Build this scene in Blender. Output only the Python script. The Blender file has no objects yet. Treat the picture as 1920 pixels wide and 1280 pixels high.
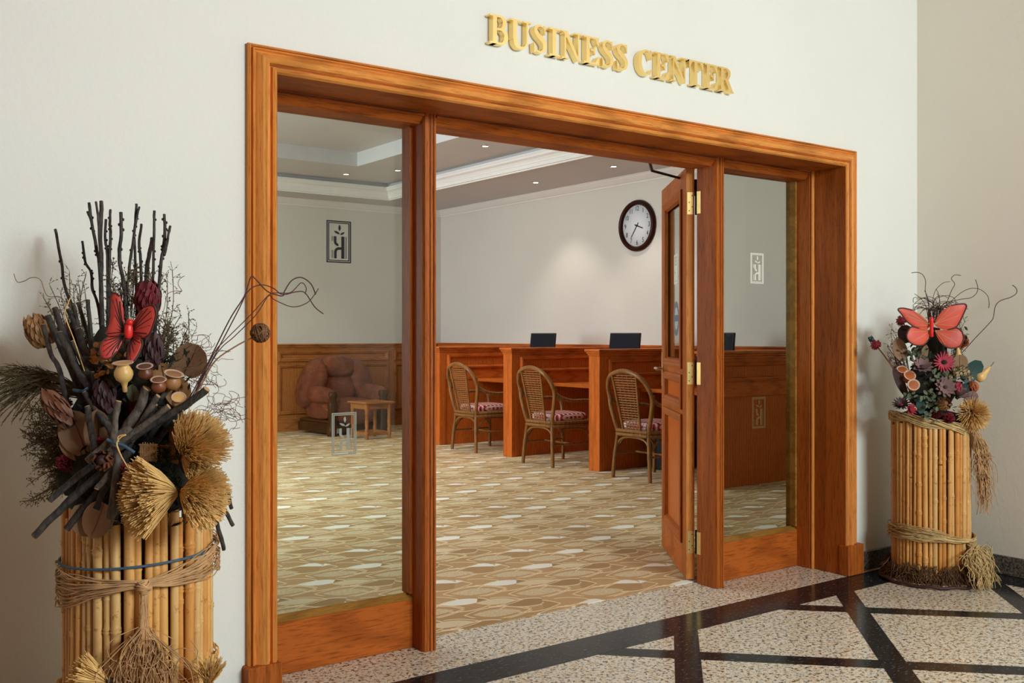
import bpy, math, random
from mathutils import Vector, Matrix, noise
PI = math.pi
random.seed(7)
sc = bpy.context.scene
C = bpy.context.collection

# ------------------------------------------------------------------ camera
# X runs along the shop front (to the right), Y goes into the business room, Z up
CAM_H, FPX, YAW, HORIZON = 1.25, 1889.37, math.radians(53.678), 628.0
cam_d = bpy.data.cameras.new('camera'); cam = bpy.data.objects.new('camera', cam_d); C.objects.link(cam)
cam.location = (0, 0, CAM_H); cam.rotation_euler = (PI/2, 0, YAW - PI/2)
cam_d.sensor_width = 36; cam_d.lens = FPX/1920*36; cam_d.shift_y = -(640-HORIZON)/1920
cam_d.clip_start = 0.05; cam_d.clip_end = 100
sc.camera = cam

# ------------------------------------------------------------------ light
sc.view_settings.view_transform = 'Standard'; sc.view_settings.look = 'None'
sc.view_settings.exposure = 0.0; sc.view_settings.gamma = 1; sc.view_settings.use_curve_mapping = False
wd = bpy.data.worlds.new('lobby_ambience'); sc.world = wd; wd.use_nodes = True
wd.node_tree.nodes['Background'].inputs[0].default_value = (1.0, 0.985, 0.95, 1)
wd.node_tree.nodes['Background'].inputs[1].default_value = 0.05
def area(name, loc, target, sx, sy, power, col=(1, 1, 1)):
    l = bpy.data.lights.new(name, 'AREA'); l.shape = 'RECTANGLE'; l.size = sx; l.size_y = sy
    l.energy = power; l.color = col
    o = bpy.data.objects.new(name, l); C.objects.link(o); o.location = loc
    o.rotation_euler = (Vector(target)-Vector(loc)).to_track_quat('-Z', 'Y').to_euler()
    return o
area('lobby_light', (2.8, -3.42, 2.8), (2.8, 3.2, 1.1), 2.2, 1.7, 510, (0.845, 0.97, 1.0))
area('room_window_light', (-0.45, 9.4, 1.75), (4.0, 9.0, 1.0), 1.5, 1.7, 190, (0.82, 0.94, 1.0))
area('room_ceiling_light', (2.35, 8.3, 3.3), (3.6, 9.0, 0), 1.5, 4.2, 285, (0.82, 0.94, 1.0))

# ------------------------------------------------------------------ mesh helpers
class MB:
    def __init__(s): s.v = []; s.f = []; s.sm = []
    def add(s, vs, fs, smooth=False):
        n = len(s.v); s.v += [tuple(p) for p in vs]
        for q in fs: s.f.append(tuple(i+n for i in q)); s.sm.append(smooth)
    def box(s, x0, x1, y0, y1, z0, z1, b=0.0):
        if b <= 0:
            vs = [(x, y, z) for z in (z0, z1) for y in (y0, y1) for x in (x0, x1)]
            s.add(vs, [(0,2,3,1), (4,5,7,6), (0,1,5,4), (2,6,7,3), (0,4,6,2), (1,3,7,5)]); return s
        # chamfered box: three slabs of 8 verts each joined
        vs = []; idx = {}
        for i, (x, sx) in enumerate(((x0, 1), (x1, -1))):
            for j, (y, sy) in enumerate(((y0, 1), (y1, -1))):
                for k, (z, sz) in enumerate(((z0, 1), (z1, -1))):
                    idx[i, j, k] = len(vs)
                    vs += [(x, y+sy*b, z+sz*b), (x+sx*b, y, z+sz*b), (x+sx*b, y+sy*b, z)]
        F = []
        def q(*c): F.append(tuple(c))
        for i in (0, 1):
            a = [idx[i, j, k] for j, k in ((0,0), (1,0), (1,1), (0,1))]; q(*(a if i else a[::-1]))
            a = [idx[j, i, k]+1 for j, k in ((0,0), (1,0), (1,1), (0,1))]; q(*(a[::-1] if i else a))
            a = [idx[j, k, i]+2 for j, k in ((0,0), (1,0), (1,1), (0,1))]; q(*(a if i else a[::-1]))
        for i in (0, 1):
            for j in (0, 1):
                a, c = idx[i, j, 0], idx[i, j, 1]; q(a, a+1, c+1, c)
                a, c = idx[i, 0, j], idx[i, 1, j]; q(a, a+2, c+2, c)
                a, c = idx[0, i, j], idx[1, i, j]; q(a+1, a+2, c+2, c+1)
                for k in (0, 1): a = idx[i, j, k]; q(a, a+1, a+2)
        s.add(vs, F); return s
    def tube(s, pts, r, n=8, cap=True, smooth=True):
        P = [Vector(p) for p in pts]
        if not hasattr(r, '__len__'): r = [r]*len(P)
        t0 = (P[1]-P[0]).normalized(); up = Vector((0, 0, 1)) if abs(t0.z) < .9 else Vector((1, 0, 0))
        a = t0.cross(up).normalized(); vs = []
        for i, p in enumerate(P):
            t = (P[min(i+1, len(P)-1)]-P[max(i-1, 0)]).normalized()
            a = (a-t*a.dot(t)).normalized(); b = t.cross(a)
            for k in range(n):
                an = 2*PI*k/n; vs.append(p+(a*math.cos(an)+b*math.sin(an))*r[i])
        fs = []
        for i in range(len(P)-1):
            for k in range(n):
                k2 = (k+1) % n; fs.append((i*n+k, i*n+k2, (i+1)*n+k2, (i+1)*n+k))
        s.add(vs, fs, smooth)
        if cap:
            m = len(vs); s.add(vs[:n], [tuple(range(n))[::-1]]); s.add(vs[m-n:], [tuple(range(n))])
        return s
    def lathe(s, prof, n=20, M=None, smooth=True, cap=True):
        M = M or Matrix(); vs = []
        for r, z in prof:
            for k in range(n):
                an = 2*PI*k/n; vs.append(M @ Vector((r*math.cos(an), r*math.sin(an), z)))
        fs = []
        for i in range(len(prof)-1):
            for k in range(n):
                k2 = (k+1) % n; fs.append((i*n+k, i*n+k2, (i+1)*n+k2, (i+1)*n+k))
        s.add(vs, fs, smooth)
        if cap:
            m = len(vs)
            if prof[0][0] > 1e-5: s.add(vs[:n], [tuple(range(n))[::-1]])
            if prof[-1][0] > 1e-5: s.add(vs[m-n:], [tuple(range(n))])
        return s
    def prism(s, poly, fn, h0, h1):
        """poly: 2D outline; fn(u, v, h) -> point"""
        n = len(poly); a = [fn(u, v, h0) for u, v in poly]; b = [fn(u, v, h1) for u, v in poly]
        s.add(a+b, [tuple(range(n))[::-1], tuple(range(n, 2*n))]+[(i, (i+1) % n, n+(i+1) % n, n+i) for i in range(n)]); return s
    def blob(s, c, r, n=16, m=10, e=1.0, M=None, nz=0.0, seed=0.0):
        """super-ellipsoid; e < 1 gets boxy"""
        c = Vector(c); M = M or Matrix(); vs = []
        pw = lambda x: math.copysign(abs(x)**e, x)
        for i in range(m+1):
            la = -PI/2+PI*i/m
            for k in range(n):
                lo = 2*PI*k/n
                p = Vector((r[0]*pw(math.cos(la))*pw(math.cos(lo)), r[1]*pw(math.cos(la))*pw(math.sin(lo)), r[2]*pw(math.sin(la))))
                if nz: p *= 1+nz*noise.noise(p*6/max(r)+Vector((seed, seed*2, 0)))
                vs.append(c+M @ p)
        fs = [(i*n+k, i*n+(k+1) % n, (i+1)*n+(k+1) % n, (i+1)*n+k) for i in range(m) for k in range(n)]
        s.add(vs, fs, True); return s
    def strip(s, rows, smooth=True, close=False):
        """rows of points -> grid surface"""
        n = len(rows[0]); vs = [p for r in rows for p in r]; fs = []
        for i in range(len(rows)-1):
            for k in range(n if close else n-1): fs.append((i*n+k, i*n+(k+1) % n, (i+1)*n+(k+1) % n, (i+1)*n+k))
        s.add(vs, fs, smooth); return s
    def build(s, name, mat, parent=None, origin=None):
        me = bpy.data.meshes.new(name)
        if origin is not None:
            o_ = Vector(origin); vs = [tuple(Vector(p)-o_) for p in s.v]
        else: vs = s.v
        me.from_pydata(vs, [], s.f); me.polygons.foreach_set('use_smooth', s.sm); me.update()
        if mat: me.materials.append(mat)
        ob = bpy.data.objects.new(name, me); C.objects.link(ob)
        if parent is not None: ob.parent = parent
        elif origin is not None: ob.location = origin
        return ob
def tag(o, label=None, cat=None, group=None, kind=None):
    if label: o['label'] = label
    if cat: o['category'] = cat
    if group: o['group'] = group
    if kind: o['kind'] = kind
    return o
def thing(name, loc=(0, 0, 0), label=None, cat=None, group=None, kind=None, rz=0.0):
    o = bpy.data.objects.new(name, None); C.objects.link(o); o.location = loc; o.rotation_euler = (0, 0, rz)
    o.empty_display_size = .05
    return tag(o, label, cat, group, kind)
def copy_tree(o, parent=None):
    c = o.copy(); C.objects.link(c); c.parent = parent
    for ch in list(o.children): copy_tree(ch, c)
    return c
def bez(pts, n=6):
    """Catmull-Rom through the points"""
    P = [Vector(p) for p in pts]; out = []
    for i in range(len(P)-1):
        a, b, c, d = P[max(i-1, 0)], P[i], P[i+1], P[min(i+2, len(P)-1)]
        for k in range(n):
            t = k/n
            out.append(.5*((2*b)+(c-a)*t+(2*a-5*b+4*c-d)*t*t+(3*b-a-3*c+d)*t**3))
    out.append(P[-1]); return out
def lerp(a, b, t): return a+(b-a)*t

# ------------------------------------------------------------------ materials
def lin(c): return tuple(((x/255)/12.92 if x <= 10.3 else ((x/255+.055)/1.055)**2.4) for x in c)+(1,)
class X:
    """tiny expression wrapper for math nodes"""
    def __init__(s, nt, sock): s.nt = nt; s.s = sock
    def op(s, o, *b):
        n = s.nt.nodes.new('ShaderNodeMath'); n.operation = o; s.nt.links.new(s.s, n.inputs[0])
        for i, x in enumerate(b):
            if isinstance(x, X): s.nt.links.new(x.s, n.inputs[i+1])
            else: n.inputs[i+1].default_value = x
        return X(s.nt, n.outputs[0])
    def __add__(s, b): return s.op('ADD', b)
    def __sub__(s, b): return s.op('SUBTRACT', b)
    def __mul__(s, b): return s.op('MULTIPLY', b)
    def __truediv__(s, b): return s.op('DIVIDE', b)
    def gt(s, b): return s.op('GREATER_THAN', b)
    def lt(s, b): return s.op('LESS_THAN', b)
    def abs(s): return s.op('ABSOLUTE')
    def floor(s): return s.op('FLOOR')
    def fract(s): return s.op('FRACT')
    def max(s, b): return s.op('MAXIMUM', b)
    def min(s, b): return s.op('MINIMUM', b)
def newmat(name, rough=.6, metal=0.0, spec=.5):
    m = bpy.data.materials.new(name); m.use_nodes = True; nt = m.node_tree
    b = nt.nodes['Principled BSDF']; b.inputs['Roughness'].default_value = rough; b.inputs['Metallic'].default_value = metal
    b.inputs['Specular IOR Level'].default_value = spec
    return m, nt, b
def coords(nt, scale=(1, 1, 1), rot=(0, 0, 0)):
    tc = nt.nodes.new('ShaderNodeTexCoord'); mp = nt.nodes.new('ShaderNodeMapping')
    mp.inputs['Scale'].default_value = scale; mp.inputs['Rotation'].default_value = rot
    nt.links.new(tc.outputs['Object'], mp.inputs['Vector']); return mp.outputs[0]
def noi(nt, vec, scale, detail=3, rough=.5, dist=0):
    n = nt.nodes.new('ShaderNodeTexNoise'); n.inputs['Scale'].default_value = scale; n.inputs['Detail'].default_value = detail
    n.inputs['Roughness'].default_value = rough; n.inputs['Distortion'].default_value = dist
    nt.links.new(vec, n.inputs['Vector']); return n.outputs['Fac']
def ramp(nt, fac, stops):
    r = nt.nodes.new('ShaderNodeValToRGB'); e = r.color_ramp.elements
    while len(e) < len(stops): e.new(.5)
    for k, (p, c) in enumerate(stops): e[k].position = p; e[k].color = c
    nt.links.new(fac, r.inputs[0]); return r.outputs[0]
def mix(nt, fac, a, b, mode='MIX'):
    n = nt.nodes.new('ShaderNodeMix'); n.data_type = 'RGBA'; n.blend_type = mode
    if hasattr(fac, 'name'): nt.links.new(fac, n.inputs[0])
    else: n.inputs[0].default_value = fac
    for x, i in ((a, 6), (b, 7)):
        if hasattr(x, 'name'): nt.links.new(x, n.inputs[i])
        else: n.inputs[i].default_value = x
    return n.outputs[2]
def bump(nt, b, h, strength, dist=.01):
    n = nt.nodes.new('ShaderNodeBump'); n.inputs['Strength'].default_value = strength; n.inputs['Distance'].default_value = dist
    nt.links.new(h, n.inputs['Height']); nt.links.new(n.outputs[0], b.inputs['Normal'])
def plain(name, c, rough=.6, metal=0.0, var=.12, scale=30, bmp=0.0, spec=.5):
    m, nt, b = newmat(name, rough, metal, spec); v = coords(nt); f = noi(nt, v, scale, 4)
    l = lin(c); d = tuple(x*(1-var) for x in l[:3])+(1,); h = tuple(min(1, x*(1+var)) for x in l[:3])+(1,)
    nt.links.new(ramp(nt, f, [(.3, d), (.7, h)]), b.inputs['Base Color'])
    if bmp: bump(nt, b, f, bmp, .004)
    return m
def wood(name, dark, light, axis='z', rough=.48, fine=1.0, coat=.0):
    m, nt, b = newmat(name, rough, 0, .12)
    s = {'x': (1.2, 16, 16), 'y': (16, 1.2, 16), 'z': (16, 16, 1.2)}[axis]
    v = coords(nt, s)
    big = noi(nt, v, 1.1*fine, 3, .55, .9); fn = noi(nt, v, 9*fine, 4, .7, .2)
    w = nt.nodes.new('ShaderNodeTexWave'); w.inputs['Scale'].default_value = .55*fine; w.inputs['Distortion'].default_value = 7
    w.inputs['Detail'].default_value = 3; w.inputs['Detail Scale'].default_value = .8; nt.links.new(v, w.inputs['Vector'])
    a, c = lin(dark), lin(light)
    md = tuple((x*.45+y*.55) for x, y in zip(a, c))
    base = ramp(nt, big, [(.28, md), (.5, c), (.72, md)])
    gr = ramp(nt, w.outputs['Fac'], [(.0, (.74, .70, .66, 1)), (.4, (1, 1, 1, 1)), (1, (1.0, 1.0, 1.0, 1))])
    fine_c = ramp(nt, fn, [(.36, a), (.5, c)])
    col = mix(nt, .62, base, fine_c); col = mix(nt, .9, col, gr, 'MULTIPLY')
    nt.links.new(col, b.inputs['Base Color']); bump(nt, b, fn, .10, .002)
    b.inputs['Coat Weight'].default_value = coat; b.inputs['Coat Roughness'].default_value = .25
    return m
M = {}
def wall_mat(name, c, sc_=60):
    m, nt, b = newmat(name, .75, 0, .3); v = coords(nt); l = lin(c)
    f = noi(nt, v, 1.3, 4); g = noi(nt, v, sc_, 5, .6)
    nt.links.new(ramp(nt, f, [(.3, tuple(x*.96 for x in l[:3])+(1,)), (.7, l)]), b.inputs['Base Color'])
    bump(nt, b, g, .22, .006); return m
M['lobby_wall'] = wall_mat('lobby_wall_paint', (229, 231, 223))
M['side_wall'] = wall_mat('side_wall_paint', (236, 232, 218))
M['room_wall'] = wall_mat('room_wall_paint', (214, 208, 199))
M['ceiling'] = plain('ceiling_paint', (196, 193, 193), .8, 0, .02, 3)
M['cornice'] = plain('cornice_paint', (226, 223, 219), .7, 0, .02, 3)
M['oak_v'] = wood('golden_oak_upright', (172, 102, 44), (228, 152, 76), 'z')
M['oak_h'] = wood('golden_oak_level', (172, 102, 44), (228, 152, 76), 'x')
M['frame_v'] = wood('brown_oak_upright', (108, 52, 18), (174, 94, 36), 'z')
M['frame_h'] = wood('brown_oak_level', (112, 54, 18), (180, 96, 36), 'x')
M['desk_v'] = wood('cherry_upright', (138, 62, 20), (198, 102, 40), 'z', .35, 1.3)
M['desk_h'] = wood('cherry_level', (140, 64, 20), (202, 104, 40), 'x', .35, 1.3)
M['desk_y'] = wood('cherry_depth', (140, 64, 20), (202, 104, 40), 'y', .35, 1.3)
M['wains_v'] = wood('wainscot_upright', (124, 70, 32), (178, 110, 58), 'z', .4, 1.3)
M['wains_h'] = wood('wainscot_level', (124, 70, 32), (178, 110, 58), 'x', .4, 1.3)
M['bead'] = wood('olive_bead_wood', (116, 80, 30), (160, 116, 52), 'x', .45, 1.5)
M['brass'] = plain('brass', (206, 176, 112), .45, 1.0, .10, 40)
M['gold'] = plain('gold_leaf_metal', (255, 222, 148), .3, .82, .05, 20)
M['steel'] = plain('chrome', (200, 196, 190), .18, 1.0, .05, 20)
M['iron'] = plain('dark_iron', (40, 40, 42), .45, .8, .1, 20)
M['black'] = plain('black_plastic', (16, 18, 24), .35, 0, .1, 20)
def granite():
    m, nt, b = newmat('pink_granite', .2, 0, .4); v = coords(nt)
    n1 = noi(nt, v, 62, 4, .75); n2 = noi(nt, v, 26, 3, .6); n3 = noi(nt, v, 130, 3, .6)
    a = ramp(nt, n2, [(.35, lin((208, 188, 158))), (.5, lin((234, 226, 204))), (.66, lin((216, 212, 200)))])
    k = ramp(nt, n1, [(.36, lin((44, 42, 42))), (.43, lin((130, 124, 118))), (.48, (1, 1, 1, 1))])
    q = ramp(nt, n3, [(.32, lin((96, 90, 88))), (.40, (1, 1, 1, 1))])
    nt.links.new(mix(nt, 1, mix(nt, 1, a, k, 'MULTIPLY'), q, 'MULTIPLY'), b.inputs['Base Color']); return m
M['granite'] = granite()
def black_granite():
    m, nt, b = newmat('black_labrador_granite', .16, 0, .16); v = coords(nt)
    mp = coords(nt, (42, 120, 1), (0, 0, .63)); n1 = noi(nt, mp, 1.0, 3, .6); n2 = noi(nt, v, 25, 3)
    a = ramp(nt, n2, [(.3, lin((16, 18, 20))), (.7, lin((34, 38, 40)))])
    k = ramp(nt, n1, [(.60, (0, 0, 0, 1)), (.67, lin((78, 102, 112)))])
    nt.links.new(mix(nt, 1, a, k, 'ADD'), b.inputs['Base Color']); return m
M['blackstone'] = black_granite()
def dark_granite():
    m, nt, b = newmat('grey_speckled_granite', .3); v = coords(nt); n1 = noi(nt, v, 90, 4, .7)
    nt.links.new(ramp(nt, n1, [(.36, lin((26, 25, 24))), (.5, lin((92, 86, 78))), (.64, lin((140, 130, 116)))]), b.inputs['Base Color']); return m
M['basestone'] = dark_granite()
M['grout'] = plain('light_grout', (176, 168, 152), .8, 0, .1, 40)
def carpet():
    m, nt, b = newmat('leaf_pattern_carpet', .95, 0, .1)
    tc = nt.nodes.new('ShaderNodeTexCoord'); sp = nt.nodes.new('ShaderNodeSeparateXYZ')
    wob = nt.nodes.new('ShaderNodeTexNoise'); wob.inputs['Scale'].default_value = 2.2
    nt.links.new(tc.outputs['Object'], sp.inputs[0]); nt.links.new(tc.outputs['Object'], wob.inputs['Vector'])
    x, y = X(nt, sp.outputs[0]), X(nt, sp.outputs[1]); wb = (X(nt, wob.outputs['Fac'])-.5)*.05
    u = x*.806-y*.592+wb; v = x*.592+y*.806+wb
    CW, CH = .31, .37
    iv = (v/CH).floor(); fv = (v/CH).fract()*CH
    us = u+iv*.117
    iu = (us/CW).floor(); fu = (us/CW).fract()*CW
    pid = (iu+iv*2.0+300.0).op('MODULO', 3.0).abs()
    k0, k1, k2 = pid.lt(.5), (pid-1).abs().lt(.5), pid.gt(1.5)
    def wrapped(cx, cy, a, bb, sh=.35):       # repeats over the cell edge in u
        px = ((fu-cx+CW*1.5)/CW).fract()*CW-CW*.5; py = fv-cy-px*sh; q = px/a
        return ((q*q)*(-bb)+bb)-py.abs(), py, px
    base = lin((192, 157, 114)); dark = lin((168, 134, 92)); cream = lin((218, 198, 162)); white = lin((236, 230, 216)); line = lin((232, 212, 172)); brown = lin((176, 142, 100))
    nn = nt.nodes.new('ShaderNodeTexNoise'); nn.inputs['Scale'].default_value = 1.1; nt.links.new(tc.outputs['Object'], nn.inputs['Vector'])
    col = ramp(nt, nn.outputs['Fac'], [(.36, brown), (.62, base)])
    tex = nt.nodes.new('ShaderNodeTexNoise'); tex.inputs['Scale'].default_value = 170; nt.links.new(tc.outputs['Object'], tex.inputs['Vector'])
    A1, _, pa = wrapped(.10, .09, .148, .10)                          # big arcs around the speckled lens, right half doubled
    A2, _, _ = wrapped(.10, .09, .165, .118)
    col = mix(nt, (A1.abs().lt(.006)).s, col, line)
    col = mix(nt, (A2.abs().lt(.0055)*pa.gt(.0)).s, col, line)
    B1, _, pb = wrapped(.255, .20, .14, .10)
    col = mix(nt, (B1.gt(0)*k2).s, col, brown); col = mix(nt, (B1.abs().lt(.006)).s, col, line)
    L1, _, _ = wrapped(.10, .085, .112, .06)                          # speckled lens
    sp2 = mix(nt, .5, ramp(nt, tex.outputs['Fac'], [(.44, brown), (.56, cream)]), cream)
    col = mix(nt, L1.gt(0).s, col, sp2)
    L3, _, _ = wrapped(.245, .265, .105, .055)                        # white lens / pale ring / half lens by turns
    col = mix(nt, (L3.gt(0)*k0).s, col, white)
    R3, _, _ = wrapped(.245, .265, .13, .08)
    col = mix(nt, (R3.gt(0)*k1).s, col, dark); col = mix(nt, (R3.gt(0)*R3.lt(.018)*k1).s, col, cream)
    H3, ph, _ = wrapped(.245, .25, .075, .075, .1); col = mix(nt, (H3.gt(0)*ph.gt(0)*k2).s, col, white)
    M3, _, pm = wrapped(.09, .275, .10, .05); col = mix(nt, (M3.gt(0)*k1).s, col, cream)
    O3, _, po = wrapped(.09, .27, .13, .075); col = mix(nt, (O3.abs().lt(.005)*po.gt(-.03)).s, col, line)
    nt.links.new(col, b.inputs['Base Color']); bump(nt, b, tex.outputs['Fac'], .5, .004)
    return m
M['carpet'] = carpet()
def glass():
    m = bpy.data.materials.new('clear_pane_glass'); m.use_nodes = True; nt = m.node_tree; nt.nodes.clear()
    o = nt.nodes.new('ShaderNodeOutputMaterial'); t = nt.nodes.new('ShaderNodeBsdfTransparent'); g = nt.nodes.new('ShaderNodeBsdfGlossy')
    t.inputs[0].default_value = (.86, .89, .86, 1); g.inputs['Roughness'].default_value = .01
    lw = nt.nodes.new('ShaderNodeLayerWeight'); lw.inputs[0].default_value = .5; mx = nt.nodes.new('ShaderNodeMixShader')
    fc = X(nt, lw.outputs['Facing']).op('POWER', 5.0)*.42+.014
    nt.links.new(fc.s, mx.inputs[0]); nt.links.new(t.outputs[0], mx.inputs[1]); nt.links.new(g.outputs[0], mx.inputs[2])
    nt.links.new(mx.outputs[0], o.inputs[0]); return m
M['glass'] = glass()
def emit(name, c, s):
    m, nt, b = newmat(name); b.inputs['Emission Color'].default_value = c; b.inputs['Emission Strength'].default_value = s
    b.inputs['Base Color'].default_value = c; return m
M['lamp'] = emit('lit_lamp', (1, .95, .85, 1), 25)
# ================================================================== THE SETTING
WY, WYB = 3.215, 3.56            # lobby face and room face of the shop-front wall
RX = 5.19                        # lobby side wall
XL, XR, YB, ZC = -0.6, 7.77, 12.3, 3.03   # the business room
def struct(o, label, cat='wall'): return tag(o, label, cat, None, 'structure')
# --- lobby floor: bed, diagonal granite slabs and black strips
fl = MB().box(-4, RX+.1, -3.5, WYB+.005, -.12, -.0008).build('floor', M['grout'])
struct(fl, 'polished lobby floor of pink granite with black stone strips', 'floor')
def clip(poly, ax, lim, keep_less):
    out = []
    for i, p in enumerate(poly):
        q = poly[(i+1) % len(poly)]; a = (p[ax] < lim) == keep_less; b = (q[ax] < lim) == keep_less
        if a: out.append(p)
        if a != b:
            t = (lim-p[ax])/(q[ax]-p[ax]); out.append((p[0]+(q[0]-p[0])*t, p[1]+(q[1]-p[1])*t))
    return out
BX1, BY1 = 4.99, 2.978
def slab(poly, name, mat, clipit=True):
    if clipit:
        for ax, lim, less in ((0, BX1-.001, True), (1, BY1-.001, True), (0, -.8, False), (1, -.6, False)):
            poly = clip(poly, ax, lim, less)
            if len(poly) < 3: return
        ar = abs(sum(poly[i][0]*poly[(i+1) % len(poly)][1]-poly[(i+1) % len(poly)][0]*poly[i][1] for i in range(len(poly))))/2
        if ar < .0008: return
    return MB().prism(poly, lambda u, v, h: (u, v, h), -.02, 0).build(name, mat, fl)
SP, HW, G = 1.097, .0707, .0011     # lattice spacing in x+y / x-y, strip half width * sqrt2, joint
Q0, P0 = .118, 5.653
pq = lambda p, q: ((p+q)/2, (p-q)/2)
for i in range(-6, 4):
    for j in range(-5, 4):
        pc, qc = P0+SP*i, Q0+SP*j
        w = HW+G*1.4
        slab([pq(pc+w, qc+w), pq(pc+w, qc+SP-w), pq(pc+SP-w, qc+SP-w), pq(pc+SP-w, qc+w)], 'granite_slab', M['granite'])
        g = G*1.4; h = HW-.0002
        slab([pq(pc+g, qc), pq(pc+h+g, qc+h), pq(pc+SP-h-g, qc+h), pq(pc+SP-g, qc), pq(pc+SP-h-g, qc-h), pq(pc+h+g, qc-h)], 'black_strip', M['blackstone'])
        slab([pq(pc, qc+g), pq(pc+h, qc+h+g), pq(pc+h, qc+SP-h-g), pq(pc, qc+SP-g), pq(pc-h, qc+SP-h-g), pq(pc-h, qc+h+g)], 'black_strip', M['blackstone'])
xs = [-4.0]+[1.945+.555*k for k in range(-5, 6)]+[BX1]
for a, b_ in zip(xs[:-1], xs[1:]):
    if b_-a > .02: slab([(a+G/2, BY1+.001), (b_-G/2, BY1+.001), (b_-G/2, 3.178), (a+G/2, 3.178)], 'black_strip', M['blackstone'], False)
ys = [3.213, 2.60, 2.0, 1.4, .8, .2, -.4, -3.5]
for a, b_ in zip(ys[1:], ys[:-1]): slab([(BX1+.001, a+G/2), (RX, a+G/2), (RX, b_-G/2), (BX1+.001, b_-G/2)], 'black_strip', M['blackstone'], False)
for a, b_ in ((1.26, 2.36), (2.36, 3.46), (3.46, 4.6)):
    slab([(a+G/2, 3.1795), (b_-G/2, 3.1795), (b_-G/2, 3.563), (a+G/2, 3.563)], 'threshold_slab', M['granite'], False)
slab([(-4, -3.5), (-.802, -3.5), (-.802, BY1-.001), (-4, BY1-.001)], 'granite_slab', M['granite'], False)
slab([(-.8, -3.5), (BX1-.001, -3.5), (BX1-.001, -.602), (-.8, -.602)], 'granite_slab', M['granite'], False)
cf = MB().box(XL, XR, 3.565, YB, -.12, .004).build('floor_room', M['carpet'])
struct(cf, 'beige carpet patterned with cream leaf and lens shapes', 'carpet')
# --- walls
OX0, OX1, OZ = 1.345, 4.53, 2.15      # rough opening behind the oak lining
w = MB(); w.box(-4, OX0, WY, WYB, 0, 4.2); w.box(OX1, XR+.15, WY, WYB, 0, 4.2); w.box(OX0, OX1, WY, WYB, OZ, 4.2)
struct(w.build('wall_front', M['lobby_wall']), 'off-white plastered lobby wall around the wide oak opening')
struct(MB().box(RX, RX+.12, -3.5, WY, 0, 4.2).build('wall_right', M['side_wall']), 'cream plastered side wall at the right edge')
struct(MB().box(-4.12, -4, -3.5, WY, 0, 4.2).build('wall_left', M['frame_v']), 'unseen lobby wall far to the left, browned to darken the fill light')  # unseen wall, browned so its bounce stays dark and warm
struct(MB().box(-4.12, RX+.12, -3.62, -3.5, 0, 4.2).build('wall_lobby_rear', M['frame_v']), 'unseen lobby wall behind the viewer, browned to darken the fill light')  # unseen wall; wood panelling added for a darker, warmer fill
struct(MB().box(-4.12, RX+.12, -3.62, WYB, 4.2, 4.3).build('ceiling_lobby', M['wains_h']), 'unseen lobby ceiling above the sign, browned to darken the fill light', 'ceiling')  # unseen ceiling; timber tone added to cut the pale bounce
def base_board(name, x0, x1, y0, y1, label):
    o = MB().box(x0, x1, y0, y1, 0, .1, .003).build(name, M['basestone']); struct(o, label, 'baseboard'); return o
base_board('baseboard_front', 4.625, RX, WY-.014, WY, 'grey granite skirting between door frame and corner')
base_board('baseboard_left', -4, 1.25, WY-.014, WY, 'grey granite skirting behind the large left arrangement')
base_board('baseboard_right', RX-.014, RX, -3.5, WY-.015, 'grey granite skirting along the right side wall')
wb = struct(MB().box(XL-.1, XR+.15, YB, YB+.12, 0, 3.5).build('wall_back', M['room_wall']), 'cream rear wall of the room above wooden wainscot')
struct(MB().box(XR, XR+.12, WYB, YB, 0, 3.5).build('wall_desk_side', M['room_wall']), 'cream room wall behind the desks with the clock')
w = MB(); w.box(XL-.1, XL, WYB, 8.6, 0, 3.5); w.box(XL-.1, XL, 10.2, YB, 0, 3.5); w.box(XL-.1, XL, 8.6, 10.2, 0, .85); w.box(XL-.1, XL, 8.6, 10.2, 2.65, 3.5)
struct(w.build('wall_window_side', M['room_wall']), 'cream room wall with the window, hidden to the left')
wn_prof = [(0, 0), (0, .03), (.5, .05), (1, .03), (1, 0)]
def rect_mould(mb, u0, u1, v0, v1, w_, prof, fn):
    """mitred frame; prof = [(s 0..1 from the outer edge inwards, height)]"""
    for a, b_ in (((u0, v0), (u1, v0)), ((u1, v0), (u1, v1)), ((u1, v1), (u0, v1)), ((u0, v1), (u0, v0))):
        rows = []
        for c in (a, b_):
            iu = w_ if c[0] == u0 else -w_; iv = w_ if c[1] == v0 else -w_
            rows.append([fn(c[0]+iu*s, c[1]+iv*s, h) for s, h in prof])
        mb.strip(rows, False)
    return mb
m = MB(); rect_mould(m, 1.6, 4.0, 1.85, 3.75, .10, wn_prof, lambda u, v, h: (u, -3.5+h, v))
struct(m.build('window_3', M['oak_h']), 'oak frame added around the lobby area light behind the viewer', 'window')  # frame added to dress the lobby area light as a window
m = MB(); rect_mould(m, 8.5, 10.3, .75, 2.75, .10, wn_prof, lambda u, v, h: (XL+h, u, v))
struct(m.build('window_4', M['oak_h']), 'oak frame added around the room window light, out of view', 'window')  # unseen frame, added around the room window light
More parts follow.
